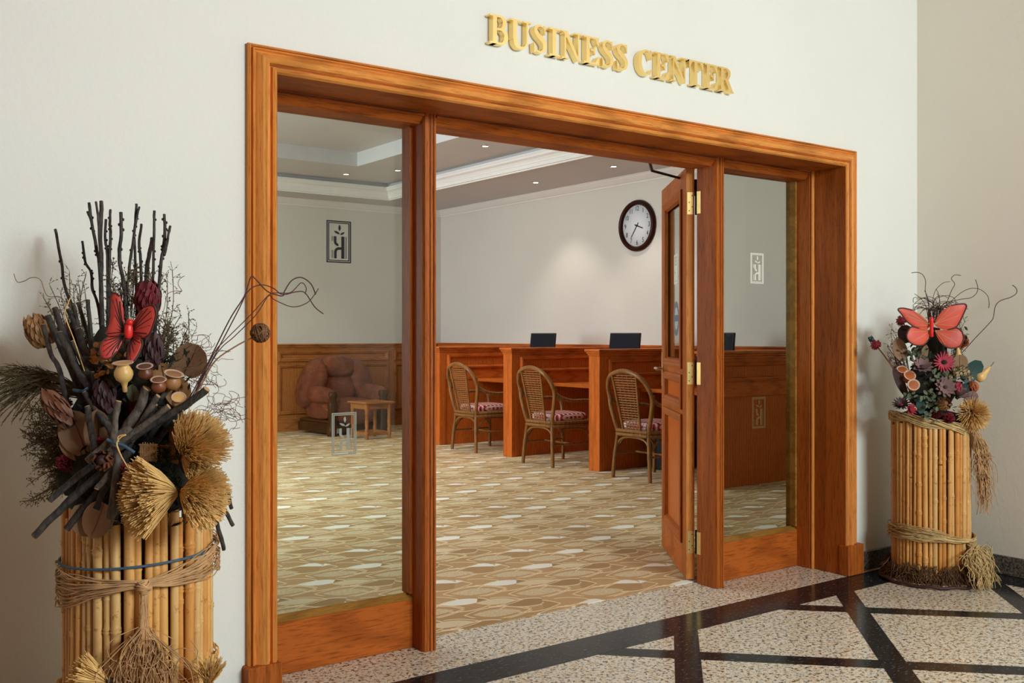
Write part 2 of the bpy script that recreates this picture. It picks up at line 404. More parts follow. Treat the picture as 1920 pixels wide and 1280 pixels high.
# --- ceiling with a stepped tray
ce = MB(); CX0, CX1, CY0, CY1 = .9, 6.44, 4.95, 11.46
ce.box(XL, CX0, WYB, YB, ZC, 3.6); ce.box(CX1, XR, WYB, YB, ZC, 3.6); ce.box(CX0, CX1, WYB, CY0, ZC, 3.6); ce.box(CX0, CX1, CY1, YB, ZC, 3.6)
IX0, IX1, IY0, IY1 = 1.9, 5.46, 5.95, 10.45
ce.box(CX0, IX0, CY0, CY1, 3.2, 3.6); ce.box(IX1, CX1, CY0, CY1, 3.2, 3.6); ce.box(IX0, IX1, CY0, IY0, 3.2, 3.6); ce.box(IX0, IX1, IY1, CY1, 3.2, 3.6)
ce.box(IX0, IX1, IY0, IY1, 3.36, 3.6)
struct(ce.build('ceiling', M['ceiling']), 'pale grey ceiling with a stepped rectangular tray', 'ceiling')
tm = MB(); rect_mould(tm, CX0, CX1, CY0, CY1, -.055, [(0, 0), (0, -.02), (.25, -.02), (.25, -.035), (.6, -.035), (.75, -.02), (1, -.02), (1, 0)], lambda u, v, h: (u, v, ZC+h))
rect_mould(tm, CX0, CX1, CY0, CY1, .075, [(0, -.02), (.12, -.02), (.12, .02), (.25, .02), (.25, .035), (.5, .06), (.85, .075), (.85, .10), (1, .10), (1, .12), (0, .12)], lambda u, v, h: (u, v, ZC+h))
struct(tm.build('trim_1', M['cornice']), 'white moulding around the ceiling tray', 'moulding')
tm = MB(); cp = [(0, -.085), (.1, -.085), (.13, -.07), (.3, -.062), (.55, -.04), (.75, -.02), (.8, -.008), (1, -.008), (1, 0)]
rect_mould(tm, XL, XR, WYB, YB, .10, cp, lambda u, v, h: (u, v, ZC+h))
struct(tm.build('trim_2', M['cornice']), 'white cornice running around the top of the room walls', 'cornice')
# --- wainscot on the rear wall (parts of that wall)
W0 = YB-.03
MB().box(XL, XR, W0, YB, .0, 1.09).build('wainscot_board', M['wains_v'], wb)
m = MB(); m.box(XL, XR, W0-.05, YB, 1.115, 1.135, .003); m.box(XL, XR, W0-.03, YB, 1.09, 1.115, .003); m.box(XL, XR, W0-.008, YB, 1.07, 1.09)
m.build('wainscot_cap', M['wains_h'], wb)
m = MB(); m.box(XL, XR, W0-.04, YB, 0, .11, .003); m.box(XL, XR, W0-.025, YB, .11, .15, .003); m.box(XL, XR, W0-.012, YB, .15, .175, .003); m.build('wainscot_skirting', M['wains_h'], wb)
mp = [(0, 0), (0, .012), (.2, .016), (.5, .012), (.7, .018), (1, .004), (1, 0)]
mp = [(0, 0), (0, .020), (.15, .028), (.35, .026), (.45, .018), (.6, .024), (.8, .016), (1, .002), (1, 0)]
for u0, u1 in ((3.66, 5.17), (5.27, 6.885), (6.985, XR-.03)):
    for z0, z1 in ((.905, 1.038), (.222, .865)):
        m = MB(); rect_mould(m, u0, u1, z0, z1, .045, mp, lambda u, v, h: (u, W0-h, v)); m.build('panel_moulding', M['wains_h'], wb)
        MB().box(u0+.06, u1-.06, W0-.004, W0, z0+.055, z1-.055).build('wainscot_panel', M['wains_v'], wb)

# --- the oak opening (door_1)
d1 = thing('door_1', (0, 0, 0), 'wide golden oak door frame with moulded casing and open doorway', 'door frame', None, 'structure')
cprof = [(0, 0), (0, .018), (.05, .025), (.09, .020), (.10, .012), (.13, .012), (.15, .025), (.2, .028), (.24, .020), (.26, .018), (.34, .026), (.45, .037), (.56, .042), (.66, .037), (.72, .024), (.74, .018), (.77, .018), (.80, .031), (.87, .036), (.94, .031), (1.0, .020)]
CXa, CXb, CZ, CW_, CH_ = 1.268, 4.597, 2.216, .102, .09
m = MB(); m.strip([[(CXa+s*CW_, WY-h, z if z < 1 else CZ-s*CH_) for s, h in cprof] for z in (.155, 2)], False); m.build('casing', M['oak_v'], d1)
m = MB(); m.strip([[(CXb-s*CW_, WY-h, z if z < 1 else CZ-s*CH_) for s, h in cprof] for z in (.155, 2)], False); m.build('casing', M['oak_v'], d1)
m = MB(); m.strip([[((CXa+s*CW_) if e == 0 else (CXb-s*CW_), WY-h, CZ-s*CH_) for s, h in cprof] for e in (0, 1)], False); m.build('head_casing', M['oak_h'], d1)
for a, b_ in ((1.256, 1.376), (4.488, 4.621)):
    MB().box(a, b_, 3.166, WY+.01, 0.001, .157, .003).build('plinth_block', M['frame_v'], d1)
MB().box(1.37, 4.50, 3.195, 3.40, 2.126, 2.15).build('soffit_board', M['frame_h'], d1)
MB().box(1.345, 1.37, 3.2, 3.39, .001, 2.126).build('jamb_board', M['frame_v'], d1)
MB().box(4.495, 4.529, 3.19, 3.384, .001, 2.126).build('jamb_board', M['frame_v'], d1)
m = MB(); m.tube([(4.494, 3.394, .001), (4.494, 3.394, 2.126)], .010, 10); m.box(4.492, 4.529, 3.384, 3.405, .001, 2.126); m.build('jamb_bead', M['oak_v'], d1)
MB().box(4.481, 4.529, 3.405, 3.56, .001, 2.126).build('jamb_post', M['frame_v'], d1)
MB().box(1.345, 1.385, 3.39, 3.56, .001, 2.126).build('jamb_post', M['frame_v'], d1)
def mullion(x0, x1, rab=0.0):
    w_ = x1-x0; g = .004; gd = .010; yb = 3.545 if rab else 3.56
    poly = [(x0+rab, yb), (x0+rab, 3.505), (x0, 3.504), (x0, 3.413), (x0+.006, 3.402), (x0+.45*w_, 3.400), (x0+.45*w_, 3.4+gd), (x0+.45*w_+g, 3.4+gd), (x0+.45*w_+g, 3.400),
            (x0+.74*w_, 3.400), (x0+.74*w_, 3.4+gd), (x0+.74*w_+g, 3.4+gd), (x0+.74*w_+g, 3.400), (x1-.003, 3.400), (x1, 3.404), (x1, yb)]
    return MB().prism(poly, lambda u, v, h: (u, v, h), .001, 2.126).build('mullion', M['frame_v'], d1)
mullion(2.070, 2.128); mullion(3.747, 3.806, .018)
for a, b_ in ((1.385, 2.07), (2.128, 3.747), (3.806, 4.481)):
    m = MB().prism([(3.408, 2.112), (3.432, 2.086), (3.56, 2.086), (3.56, 2.126), (3.408, 2.126)], lambda u, v, h: (h, u, v), a, b_)
    m.tube([(a, 3.402, 2.117), (b_, 3.402, 2.117)], .0065, 8); m.build('head_rail', M['frame_h'], d1)
# --- side lights
def emblem(fn, mat, parent):
    m = MB(); Hh = 1.67; T = .0015
    def P(poly): m.prism(poly, fn, 0, T)
    R = lambda a, b_, c, d: P([(a, c), (b_, c), (b_, d), (a, d)])
    for o, t in ((0, .048), (.072, .036)):
        R(o, o+t, o, Hh-o); R(1-o-t, 1-o, o, Hh-o); R(o+t, 1-o-t, o, o+t); R(o+t, 1-o-t, Hh-o-t, Hh-o)
    def leaf(a, b_, w_):
        d = (b_[0]-a[0], b_[1]-a[1]); n = 6; L = []; Rr = []
        for k in range(n+1):
            t = k/n; q = w_*math.sin(PI*t)/math.hypot(*d); L.append((a[0]+d[0]*t-d[1]*q, a[1]+d[1]*t+d[0]*q)); Rr.append((a[0]+d[0]*t+d[1]*q, a[1]+d[1]*t-d[0]*q))
        P(Rr+L[::-1][1:-1])
    leaf((.53, 1.26), (.53, 1.52), .05); leaf((.55, 1.14), (.30, 1.26), .045); leaf((.55, 1.11), (.74, 1.23), .04)
    R(.60, .72, .17, 1.05)
    ar = lambda cx, cy, r, a0, a1, n=6: [(cx+r*math.cos(lerp(a0, a1, k/n)), cy+r*math.sin(lerp(a0, a1, k/n))) for k in range(n+1)]
    P([(.40, 1.05), (.30, 1.05), (.30, .84)]+ar(.48, .84, .18, PI, PI*1.5)+ar(.48, .76, .08, PI*1.5, PI*1.5, 1)[:1]+ar(.48, .84, .08, PI*1.5, PI))
    P([(.31, .17), (.41, .17), (.41, .42)]+ar(.51, .42, .10, PI, PI/2)+[(.60, .52), (.60, .62)]+ar(.51, .42, .20, PI/2, PI))
    for u in (.21, .255): R(u, u+.014, .86, 1.05); R(u, u+.014, .17, .5)
    for u in (.755, .80): R(u, u+.014, .17, 1.05)
    return m.build('emblem', mat, parent)
foil_reflection = {k: plain('emblem_reflecting_'+k, c, r_, mt, .03, 20, 0, .1) for k, c, r_, mt in (('black', (14, 13, 13), .4, 0), ('grey', (150, 152, 140), .35, .3), ('silver', (236, 236, 226), .4, .15), ('bronze', (150, 126, 82), .35, .7))}  # mirror foil; what each decal reflects is painted in as its colour
def sidelight(n, x0, x1, label, em):
    s = thing('window_%d' % n, (0, 0, 0), label, 'window', None, 'structure')
    MB().box(x0, x1, 3.485, 3.555, .001, .193, .002).build('sill_panel', M['frame_h'], s)
    MB().prism([(3.486, .194), (3.519, .214), (3.527, .214), (3.55, .194)], lambda u, v, h: (h, u, v), x0, x1).build('glazing_bead', M['bead'], s)
    for a, b_ in ((x0, x0+.013), (x1-.013, x1)): MB().box(a, b_, 3.488, 3.55, .215, 2.086).build('glazing_bead', M['bead'] if n == 2 else M['frame_v'], s)
    g = MB().box(x0+.004, x1-.004, 3.520, 3.526, .205, 2.088).build('glass_pane', M['glass'], s)
    for (u0, z0, w_, k) in em:
        emblem(lambda u, v, h, u0=u0, z0=z0, w_=w_: (u0+u*w_, 3.5198-h, z0+v*w_*.93), foil_reflection[k], s)
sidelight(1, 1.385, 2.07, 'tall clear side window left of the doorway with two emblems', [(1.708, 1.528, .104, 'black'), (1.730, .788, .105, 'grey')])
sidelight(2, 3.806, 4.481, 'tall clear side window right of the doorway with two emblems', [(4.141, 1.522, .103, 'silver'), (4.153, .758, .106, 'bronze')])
# --- open door leaf (door_2): local x along the leaf, +y the face turned to the lobby side
d2 = thing('door_2', (3.739, 3.596, 0), 'open panelled oak door leaf with glazed upper half and brass hinges', 'door', None, 'structure', math.atan2(.807, .591))
TH = .043
def rail(n, a, b_, z0, z1, mt): MB().box(a, b_, -TH, 0, z0, z1, .0015).build(n, mt, d2)
rail('stile', 0, .125, .012, 2.10, M['frame_v']); rail('stile', .70, .82, .012, 2.10, M['frame_v'])
MB().box(-.0012, 0, -TH+.001, -.001, .013, 2.099).build('edge_lipping', M['oak_v'], d2)
for z0, z1 in ((.012, .19), (.825, .88), (1.03, 1.095), (1.985, 2.10)): rail('rail', .125, .70, z0, z1, M['frame_h'])
dprof = [(0, 0), (0, .010), (.25, .014), (.5, .008), (.6, .012), (.85, .004), (1, -.012), (1, -.014)]
for z0, z1 in ((1.075, 2.005), (.865, 1.045), (.175, .84)):
    m = MB(); rect_mould(m, .105, .72, z0, z1, .05, dprof, lambda u, v, h: (u, h, v)); rect_mould(m, .105, .72, z0, z1, .05, dprof, lambda u, v, h: (u, -TH-h, v)); m.build('panel_moulding', M['frame_v'], d2)
for z0, z1 in ((.88, 1.03), (.19, .825)): MB().box(.125, .70, -.03, -.014, z0, z1).build('door_panel', M['desk_v'], d2)
gp = MB().box(.125, .70, -.024, -.018, 1.095, 1.985).build('glass_pane', M['glass'], d2)
emblem(lambda u, v, h: (.47-u*.104, -.0178+h, 1.53+v*.097), foil_reflection['silver'], d2)
m = MB(); prof = []
for k in range(24):
    a = 2*PI*k/24; prof.append((math.cos(a), math.sin(a)))
rows = [[(.40+c*r_, -.0165, 1.34+s_*r_) for c, s_ in prof] for r_ in (.095, .062)]
m.strip(rows, False, True); m.box(.335, .465, -.0172, -.0160, 1.325, 1.36); m.build('round_sticker', plain('sticker_blue_grey', (92, 104, 124), .5), d2)
for hz in (.145, 1.0, 1.862):
    h = MB().box(-.0030, -.0012, -.040, -.006, hz, hz+.112).build('hinge', M['brass'], d2)
    m = MB(); m.tube([(-.006, -.050, hz-.003), (-.006, -.050, hz+.118)], .0055, 10)
    m.build('hinge_knuckle', M['iron'], h)
    m = MB()
    for q, (yy, zz) in enumerate(((-.016, .018), (-.031, .038), (-.016, .06), (-.031, .095))): m.tube([(-.0028, yy, hz+zz), (-.0042, yy, hz+zz)], .0028, 8)
    m.build('hinge_screw', M['iron'], h)
    # leaf of the hinge on the post
    MB().box(3.7635, 3.765, 3.508, 3.545, hz, hz+.112).build('hinge_plate', M['brass'], d1)
hp = MB().box(.755, .79, 0, .006, .95, 1.15, .002).build('handle_plate', M['brass'], d2)
m = MB(); m.tube([(.772, .004, 1.055), (.772, .045, 1.055)], .009, 10); m.tube([(.772, .045, 1.055), (.74, .05, 1.056), (.66, .048, 1.052)], [.010, .0095, .008], 10); m.build('lever', M['steel'], hp)
m = MB(); m.box(.06, .28, -TH-.045, -TH, 1.985, 2.05, .004); m.tube([(.05, -TH-.022, 2.018), (.062, -TH-.022, 2.018)], .028, 16); m.build('closer_body', M['iron'], d2)
import mathutils
inv = Matrix.Translation((3.739, 3.596, 0)) @ Matrix.Rotation(math.atan2(.807, .591), 4, 'Z'); inv = inv.inverted()
q = [inv @ Vector(p) for p in ((3.47, 3.58, 2.098), (3.60, 3.70, 2.090), (3.86, 3.75, 2.075))]
m = MB(); m.tube(q[:2], .008, 8); m.tube([q[1]+Vector((0, 0, -.006)), q[2]], .007, 8); m.build('closer_arm', M['iron'], d2)

# ================================================================== SIGN LETTERS
def ribbon(path, wid, n=5):
    P = bez([(x, y, 0) for x, y in path], n); W = bez([(w_ if w_ < .1 else w_*.84, 0, 0) for w_ in wid], n); L = []; R = []
    for i, p in enumerate(P):
        t = (P[min(i+1, len(P)-1)]-P[max(i-1, 0)]).normalized(); k = W[i].x/2
        L.append((p.x-t.y*k, p.y+t.x*k)); R.append((p.x+t.y*k, p.y-t.x*k))
    return L+R[::-1]
rc = lambda a, b_, c, d: [(a, c), (b_-(.034 if .19 < b_-a < .21 else 0), c), (b_-(.034 if .19 < b_-a < .21 else 0), d), (a, d)]
def glyph(ch):
    if ch == 'I': return .50, [rc(.15, .35, 0, 1), rc(0, .50, 0, .06), rc(0, .50, .94, 1)]
    if ch == 'E': return .78, [rc(.13, .33, 0, 1), rc(0, .74, .935, 1), [(.74, 1), (.55, .95), (.69, .70), (.74, .70)], rc(.33, .56, .48, .545), [(.57, .36), (.57, .67), (.53, .67), (.44, .51), (.53, .36)], rc(0, .76, 0, .065), [(.78, .31), (.73, .31), (.55, .05), (.76, 0)]]
    if ch == 'T': return .82, [rc(.31, .51, 0, 1), rc(.17, .65, 0, .06), rc(0, .82, .935, 1), [(0, 1), (0, .68), (.05, .68), (.2, .95)], [(.82, 1), (.62, .95), (.77, .68), (.82, .68)]]
    if ch == 'N': return .96, [rc(.13, .20, 0, .95), rc(0, .34, 0, .055), rc(0, .22, .945, 1), [(.06, 1), (.27, 1), (.84, 0), (.75, -.02)], rc(.76, .83, 0, 1), rc(.62, .96, .945, 1)]
    if ch == 'U': return .90, [rc(.10, .30, .30, 1), rc(0, .42, .94, 1), rc(.69, .76, .30, 1), rc(.55, .90, .94, 1), ribbon([(.20, .34), (.22, .17), (.32, .06), (.46, .035), (.62, .08), (.71, .2), (.725, .34)], [.20, .19, .15, .10, .08, .075, .07])]
    up = ribbon([(.28, .965), (.48, .955), (.60, .86), (.615, .755), (.57, .62), (.46, .53), (.28, .515)], [.07, .10, .18, .20, .17, .09, .07])
    if ch == 'B': return .80, [rc(.12, .32, 0, 1), rc(0, .3, 0, .06), rc(0, .3, .94, 1), up, ribbon([(.28, .515), (.50, .515), (.65, .42), (.68, .275), (.64, .13), (.50, .04), (.28, .03)], [.07, .09, .17, .21, .18, .10, .07])]
    if ch == 'R': return .90, [rc(.12, .32, 0, 1), rc(0, .44, 0, .06), rc(0, .3, .94, 1), up, [(.36, .52), (.55, .55), (.84, .05), (.90, .05), (.90, 0), (.64, 0)]]
    if ch == 'S': return .66, [ribbon([(.54, .76), (.50, .90), (.34, .968), (.17, .91), (.13, .77), (.24, .62), (.42, .49), (.53, .33), (.49, .12), (.32, .03), (.14, .09), (.08, .24)], [.03, .05, .07, .13, .18, .21, .22, .20, .15, .07, .05, .03]), [(.50, .99), (.565, .99), (.575, .68), (.535, .68)], [(.06, .01), (.125, .01), (.085, .33), (.045, .33)]]
    if ch == 'C': return .84, [ribbon([(.73, .72), (.66, .89), (.50, .965), (.30, .90), (.16, .72), (.13, .5), (.17, .26), (.32, .08), (.52, .035), (.68, .10), (.77, .25)], [.03, .05, .07, .13, .19, .22, .19, .13, .07, .05, .03]), [(.69, .99), (.75, .99), (.77, .65), (.73, .65)]]
word = 'BUSINESS CENTER'; cap = .112
ws = [glyph(c)[0] if c != ' ' else .30 for c in word]
gap = ((3.627-2.235)/cap-sum(ws))/(len(word)-1)
u = 0; seen = {}; ordn = ['first', 'second', 'third', 'fourth', 'fifth', 'sixth', 'seventh', 'eighth']
wi = 0; pos = 0
for k, c in enumerate(word):
    if c == ' ': wi = 1; pos = 0; u += ws[k]+gap; continue
    m = MB(); z0 = 2.379
    ox = 2.235+u*cap
    for j, poly in enumerate(glyph(c)[1]):
        ar = sum(poly[i][0]*poly[(i+1) % len(poly)][1]-poly[(i+1) % len(poly)][0]*poly[i][1] for i in range(len(poly)))
        if ar < 0: poly = poly[::-1]
        m.prism(poly, lambda a, b_, h: (ox+a*cap, 3.213-h, z0+b_*cap), 0, .031+.00008*j)
    o = m.build('sign_letter', M['gold'], None, (ox, 3.213, z0))
    tag(o, 'raised gold letter %s, %s letter of the word %s over the doorway' % (c, ordn[pos], ('BUSINESS', 'CENTER')[wi]), 'letter', 'gold sign letters over the doorway')
    pos += 1; u += ws[k]+gap
# ================================================================== ROOM FURNITURE
# --- wooden back panel behind the desks
bp = thing('desk_back_panel', (XR-.05, 8.9, 0), 'long cherry wood panelling with ledge behind the desks', 'panelling')
Lc = lambda x: x-(XR-.05)
m = MB().box(-.01, .048, 5.5-8.9, 12.26-8.9, .005, 1.06).build('board', M['desk_v'], bp)
m = MB(); m.box(-.055, .048, 5.5-8.9, 12.24-8.9, 1.121, 1.14, .003); m.box(-.04, .048, 5.5-8.9, 12.24-8.9, 1.06, 1.121, .003); m.build('ledge', M['desk_y'], bp)
# --- dividers
FX = 6.09
def divider(y0, label):
    t = thing('desk_divider', (FX, y0, 0), label, 'divider', 'cherry wood dividers between the desks')
    L_ = 7.66-FX
    MB().box(.004, L_, .012, .13, .005, .75).build('lower_board', M['desk_v'], t)
    MB().box(0, L_, 0, .142, .745, 1.06, .0015).build('upper_board', M['desk_h'], t)
    MB().box(-.004, .075, -.004, .146, .005, 1.058, .002).build('end_post', M['desk_v'], t)
    m = MB(); m.box(-.012, L_, -.012, .154, 1.058, 1.078, .003); m.box(-.024, L_, -.024, .166, 1.078, 1.098, .005); m.box(-.034, L_, -.034, .176, 1.098, 1.12, .003); m.build('cap_moulding', M['desk_h'], t)
    pr = [(0, 0), (0, .016), (.12, .030), (.35, .026), (.45, .034), (.65, .030), (1, .002), (1, -.002)]
    m = MB(); rect_mould(m, .10, L_-.04, .872, 1.028, .036, pr, lambda u, v, h: (u, -h, v)); m.build('panel_moulding', M['desk_h'], t)
    MB().box(.14, L_-.08, -.002, .001, .908, .992).build('inset_panel', M['desk_v'], t)
    return t
for y, l in ((9.665, 'cherry wood desk divider farthest back, beside the doorway post'), (8.285, 'cherry wood desk divider between the farthest and middle rattan chairs'),
             (6.935, 'cherry wood desk divider between the middle and nearest rattan chairs'), (5.56, 'cherry wood desk divider seen through the right side window')): divider(y, l)
for y0, y1, l in ((8.43, 9.66, 'cherry desk top in the farthest bay'), (7.08, 8.28, 'cherry desk top in the middle bay'), (5.71, 6.93, 'cherry desk top in the nearest bay behind the open door')):
    t = thing('writing_desk', (6.6, y0, .72), l, 'desk', 'desk tops between the dividers')
    w_ = y1-y0
    MB().box(.012, 1.05, 0.002, w_-.002, 0, .028).build('slab', M['desk_y'], t)
    m = MB(); m.box(0, .014, .002, w_-.002, -.004, .030, .004); m.build('front_edge', M['desk_y'], t)
    MB().box(.72, .74, 0.002, w_-.002, -.40, 0).build('modesty_board', M['desk_v'], t)
scr = plain('switched_off_screen', (8, 14, 28), .4, 0, .15, 8, 0, .2)
for yc, l in ((8.99, 'black flat monitor behind the farthest divider'), (7.63, 'black flat monitor in the middle desk bay'), (6.40, 'black flat monitor partly hidden by the open door post')):
    t = thing('monitor', (7.0, yc, .75), l, 'monitor', 'black monitors on the desks')
    t.rotation_euler = (0, 0, math.radians(-3))
    tl = Matrix.Rotation(math.radians(6), 4, 'Y')
    def bx(m, *a):
        k = MB().box(*a); m.add([tl @ (Vector(p)-Vector((0, 0, .18)))+Vector((0, 0, .18)) for p in k.v], k.f); return m
    m = MB(); bx(m, .002, .03, -.235, .235, .20, .525, .004); m.build('housing', M['black'], t)
    m = MB(); bx(m, -.0005, .003, -.222, .222, .215, .512); m.build('screen', scr, t)
    m = MB(); m.box(.03, .055, -.04, .04, .01, .36, .004); m.build('stand', M['black'], t)
    m = MB(); m.box(-.07, .13, -.12, .12, 0, .012, .004); m.build('foot', M['black'], t)
t = thing('computer_tower', (6.78, 6.70, .004), 'black computer tower on the carpet under the nearest desk', 'computer')
MB().box(-.2, .25, -.09, .09, .012, .42, .008).build('case', M['black'], t); MB().box(-.206, -.199, -.085, .085, .02, .41, .003).build('front_panel', M['iron'], t)
for sx in (-.15, .2):
    for sy in (-.07, .07): MB().box(sx-.015, sx+.015, sy-.015, sy+.015, 0, .012).build('foot', M['black'], t)
# --- rattan chairs
rat = wood('rattan_pole', (84, 52, 24), (140, 94, 48), 'z', .38, .8, .3); cane = plain('woven_cane', (146, 100, 54), .5, 0, .35, 160)
bind = plain('rattan_binding', (112, 72, 32), .5, 0, .3, 120)
def cush():
    m, nt, b = newmat('red_patterned_fabric', .9, 0, .1)
    tc = nt.nodes.new('ShaderNodeTexCoord'); sp = nt.nodes.new('ShaderNodeSeparateXYZ'); nt.links.new(tc.outputs['Object'], sp.inputs[0])
    x, y = X(nt, sp.outputs[0]), X(nt, sp.outputs[1])
    fx = ((x+5)/.052).fract(); fy = ((y+5)/.036).fract()
    red, wh, dk = lin((172, 62, 66)), lin((216, 196, 188)), lin((84, 26, 40))
    c = mix(nt, (fx.lt(.34)*fy.gt(.25)).s, red, wh); c = mix(nt, (((fx-.66).abs().lt(.13))*((fy-.5).abs().lt(.28))).s, c, dk)
    c = mix(nt, (fy.lt(.1)).s, c, wh); nt.links.new(c, b.inputs['Base Color']); return m
M['cushion'] = cush()
def chair():
    t = thing('rattan_chair', (0, 0, 0))
    for s in (-1, 1):
        m = MB(); m.tube(bez([(-.005, s*.232, .0), (.005, s*.215, .2), (.02, s*.19, .40)], 5), [.0178]*11, 10); m.build('leg', rat, t)
        m = MB(); m.tube(bez([(.50, s*.235, 0), (.49, s*.22, .2), (.47, s*.205, .41)], 5), [.0172]*11, 10); m.build('leg', rat, t)
        m = MB(); m.tube(bez([(.0, s*.262, .70), (.07, s*.272, .655), (.20, s*.28, .625), (.38, s*.275, .622), (.465, s*.255, .60), (.485, s*.235, .54), (.47, s*.215, .41)], 6), .0168, 10); m.build('armrest', rat, t)
        m = MB(); m.tube(bez([(.02, s*.207, .20), (.05, s*.208, .28), (.13, s*.208, .345), (.25, s*.21, .36)], 5), .009, 8); m.tube(bez([(.48, s*.215, .20), (.46, s*.213, .28), (.38, s*.212, .345), (.25, s*.21, .36)], 5), .009, 8); m.build('side_brace', rat, t)
        m = MB(); m.tube([(.005, s*.212, .21), (.49, s*.22, .21)], .009, 8); m.build('stretcher', rat, t)
        for pa, pb, rr in (((-.006, s*.262, .672), (-.008, s*.263, .735), .021), ((.004, s*.214, .19), (.006, s*.212, .235), .019), ((.49, s*.222, .19), (.488, s*.22, .235), .019)): MB().tube([pa, pb], rr, 10).build('cane_binding', bind, t)
        m = MB(); m.tube(bez([(.01, s*.105, .40), (-.03, s*.122, .60), (-.065, s*.138, .78), (-.088, s*.15, .895)], 5), .011, 8); m.build('back_slat', rat, t)
    m = MB(); m.tube(bez([(.02, -.19, .40), (-.005, -.25, .60), (-.012, -.265, .70), (-.045, -.25, .80), (-.085, -.175, .895), (-.10, 0, .94), (-.085, .175, .895), (-.045, .25, .80), (-.012, .265, .70), (-.005, .25, .60), (.02, .19, .40)], 6), .019, 10); m.build('back_hoop', rat, t)
    m = MB(); m.tube(bez([(.0, -.22, .205), (.015, -.2, .29), (.02, -.13, .35), (.02, 0, .365), (.02, .13, .35), (.015, .2, .29), (0, .22, .205)], 5), .010, 8); m.build('rear_brace', rat, t)
    m = MB(); m.tube([(.25, -.215, .21), (.25, .215, .21)], .009, 8); m.build('stretcher', rat, t)
    for z in (.385, .418):
        ring = [(.01, -.19), (.01, 0), (.01, .19), (.12, .232), (.30, .245), (.44, .23), (.50, .16), (.515, 0), (.50, -.16), (.44, -.23), (.30, -.245), (.12, -.232), (.01, -.19)]
        m = MB(); m.tube(bez([(a, b_, z) for a, b_ in ring], 4), .017, 8, False); m.build('seat_rail', rat, t)
    MB().box(.02, .50, -.22, .22, .415, .425).build('seat_deck', rat, t)
    # cane panel between the two slats: warp and weft strands
    m = MB(); bk = lambda z: (.012-.10*((z-.40)/.52)**1.15)
    N = 23
    for k in range(N):
        z = .425+.475*k/(N-1); hw = .10+.046*(z-.4)/.5
        pts = [(bk(z)+(.003 if (i+k) % 2 else -.003), lerp(-hw, hw, i/10), z) for i in range(11)]
        m.tube(pts, .0046, 4, False); 
    for i in range(0, 11, 2):
        f = -1+2*i/10
        pts = [(bk(z)+(.003 if (i+k) % 2 == 0 else -.003), f*(.10+.046*(z-.4)/.5), z) for k, z in enumerate([.425+.475*k/(N-1) for k in range(N)])]
        m.tube(pts, .0042, 4, False)
    m.build('cane_weave', cane, t)
    m = MB(); m.blob((.265, 0, .46), (.225, .215, .044), 28, 10, .45); m.build('seat_cushion', M['cushion'], t)
    return t
c0 = chair()
for i, (x, y, l) in enumerate(((6.005, 9.035, 'rattan armchair with red cushion in the farthest desk bay'), (5.912, 7.622, 'rattan armchair with red cushion at the middle desk'), (5.962, 6.375, 'rattan armchair with red cushion nearest, partly behind the open door'))):
    c = c0 if i == 0 else copy_tree(c0); c.location = (x, y, .004); tag(c, l, 'chair', 'rattan armchairs at the desks')
# --- leather armchairs
def leather():
    m, nt, b = newmat('brown_leather', .34); v = coords(nt); f = noi(nt, v, 5, 5, .6, .8); g = noi(nt, coords(nt, (9, 9, 20)), 2.0, 4, .6, 2.5)
    nt.links.new(ramp(nt, f, [(.3, lin((104, 50, 28))), (.7, lin((156, 84, 50)))]), b.inputs['Base Color']); bump(nt, b, g, 1.0, .03); return m
M['leather'] = leather(); dkw = wood('dark_carved_oak', (34, 20, 10), (78, 50, 26), 'z', .3, 1.2)
def armchair():
    t = thing('leather_armchair', (0, 0, 0))       # faces -y
    m = MB(); m.box(-.42, .42, -.36, .40, .03, .15, .012); m.box(-.40, .40, -.34, .38, .15, .19, .01); m.build('base', dkw, t)
    for s in (-1, 1):
        m = MB(); pr = [(.066, 0), (.07, .02), (.07, .09), (.06, .11), (.05, .14), (.056, .28), (.062, .40), (.05, .45), (.062, .47), (.066, .52), (.05, .545)]
        m.lathe(pr, 16, Matrix.Translation((s*.39, -.385, .004))); m.build('front_post', dkw, t)
        m = MB(); m.blob((s*.405, -.08, .505), (.105, .335, .105), 20, 14, .7, Matrix.Rotation(.06, 4, 'X'), .05, s*3.); m.blob((s*.36, -.05, .36), (.085, .30, .17), 18, 10, .65, None, .04, s); m.build('armrest', M['leather'], t)
        m = MB(); m.blob((s*.335, .19, .625), (.175, .235, .33), 22, 14, .8, Matrix.Rotation(s*-.36, 4, 'Y') @ Matrix.Rotation(s*.30, 4, 'Z'), .06, s*5.); m.build('back_wing', M['leather'], t)
    m = MB(); m.blob((0, .29, .60), (.33, .16, .37), 24, 14, .75, Matrix.Rotation(-.12, 4, 'X'), .04, 2.); m.build('backrest', M['leather'], t)
    m = MB(); m.blob((0, .12, .835), (.235, .13, .14), 26, 14, .6, Matrix.Rotation(-.15, 4, 'X'), .035, 9.); m.build('headrest_cushion', M['leather'], t)
    m = MB(); m.blob((0, .12, .57), (.27, .12, .20), 24, 14, .7, Matrix.Rotation(-.2, 4, 'X'), .06, 12.); m.build('lumbar_cushion', M['leather'], t)
    m = MB(); m.blob((0, -.08, .35), (.29, .33, .10), 24, 12, .6, None, .03, 21.); m.blob((0, -.34, .28), (.31, .085, .15), 24, 12, .6, None, .04, 22.); m.build('seat_cushion', M['leather'], t)
    MB().box(-.40, .40, -.34, -.30, .16, .30, .01).build('front_apron', dkw, t)
    return t
a0 = armchair(); a0.location = (5.90, 11.72, .004); a0.rotation_euler = (0, 0, .10); a0.scale = (.97, 1, 1)
tag(a0, 'brown leather armchair with carved dark posts by the rear wainscot', 'armchair', 'brown leather armchairs')
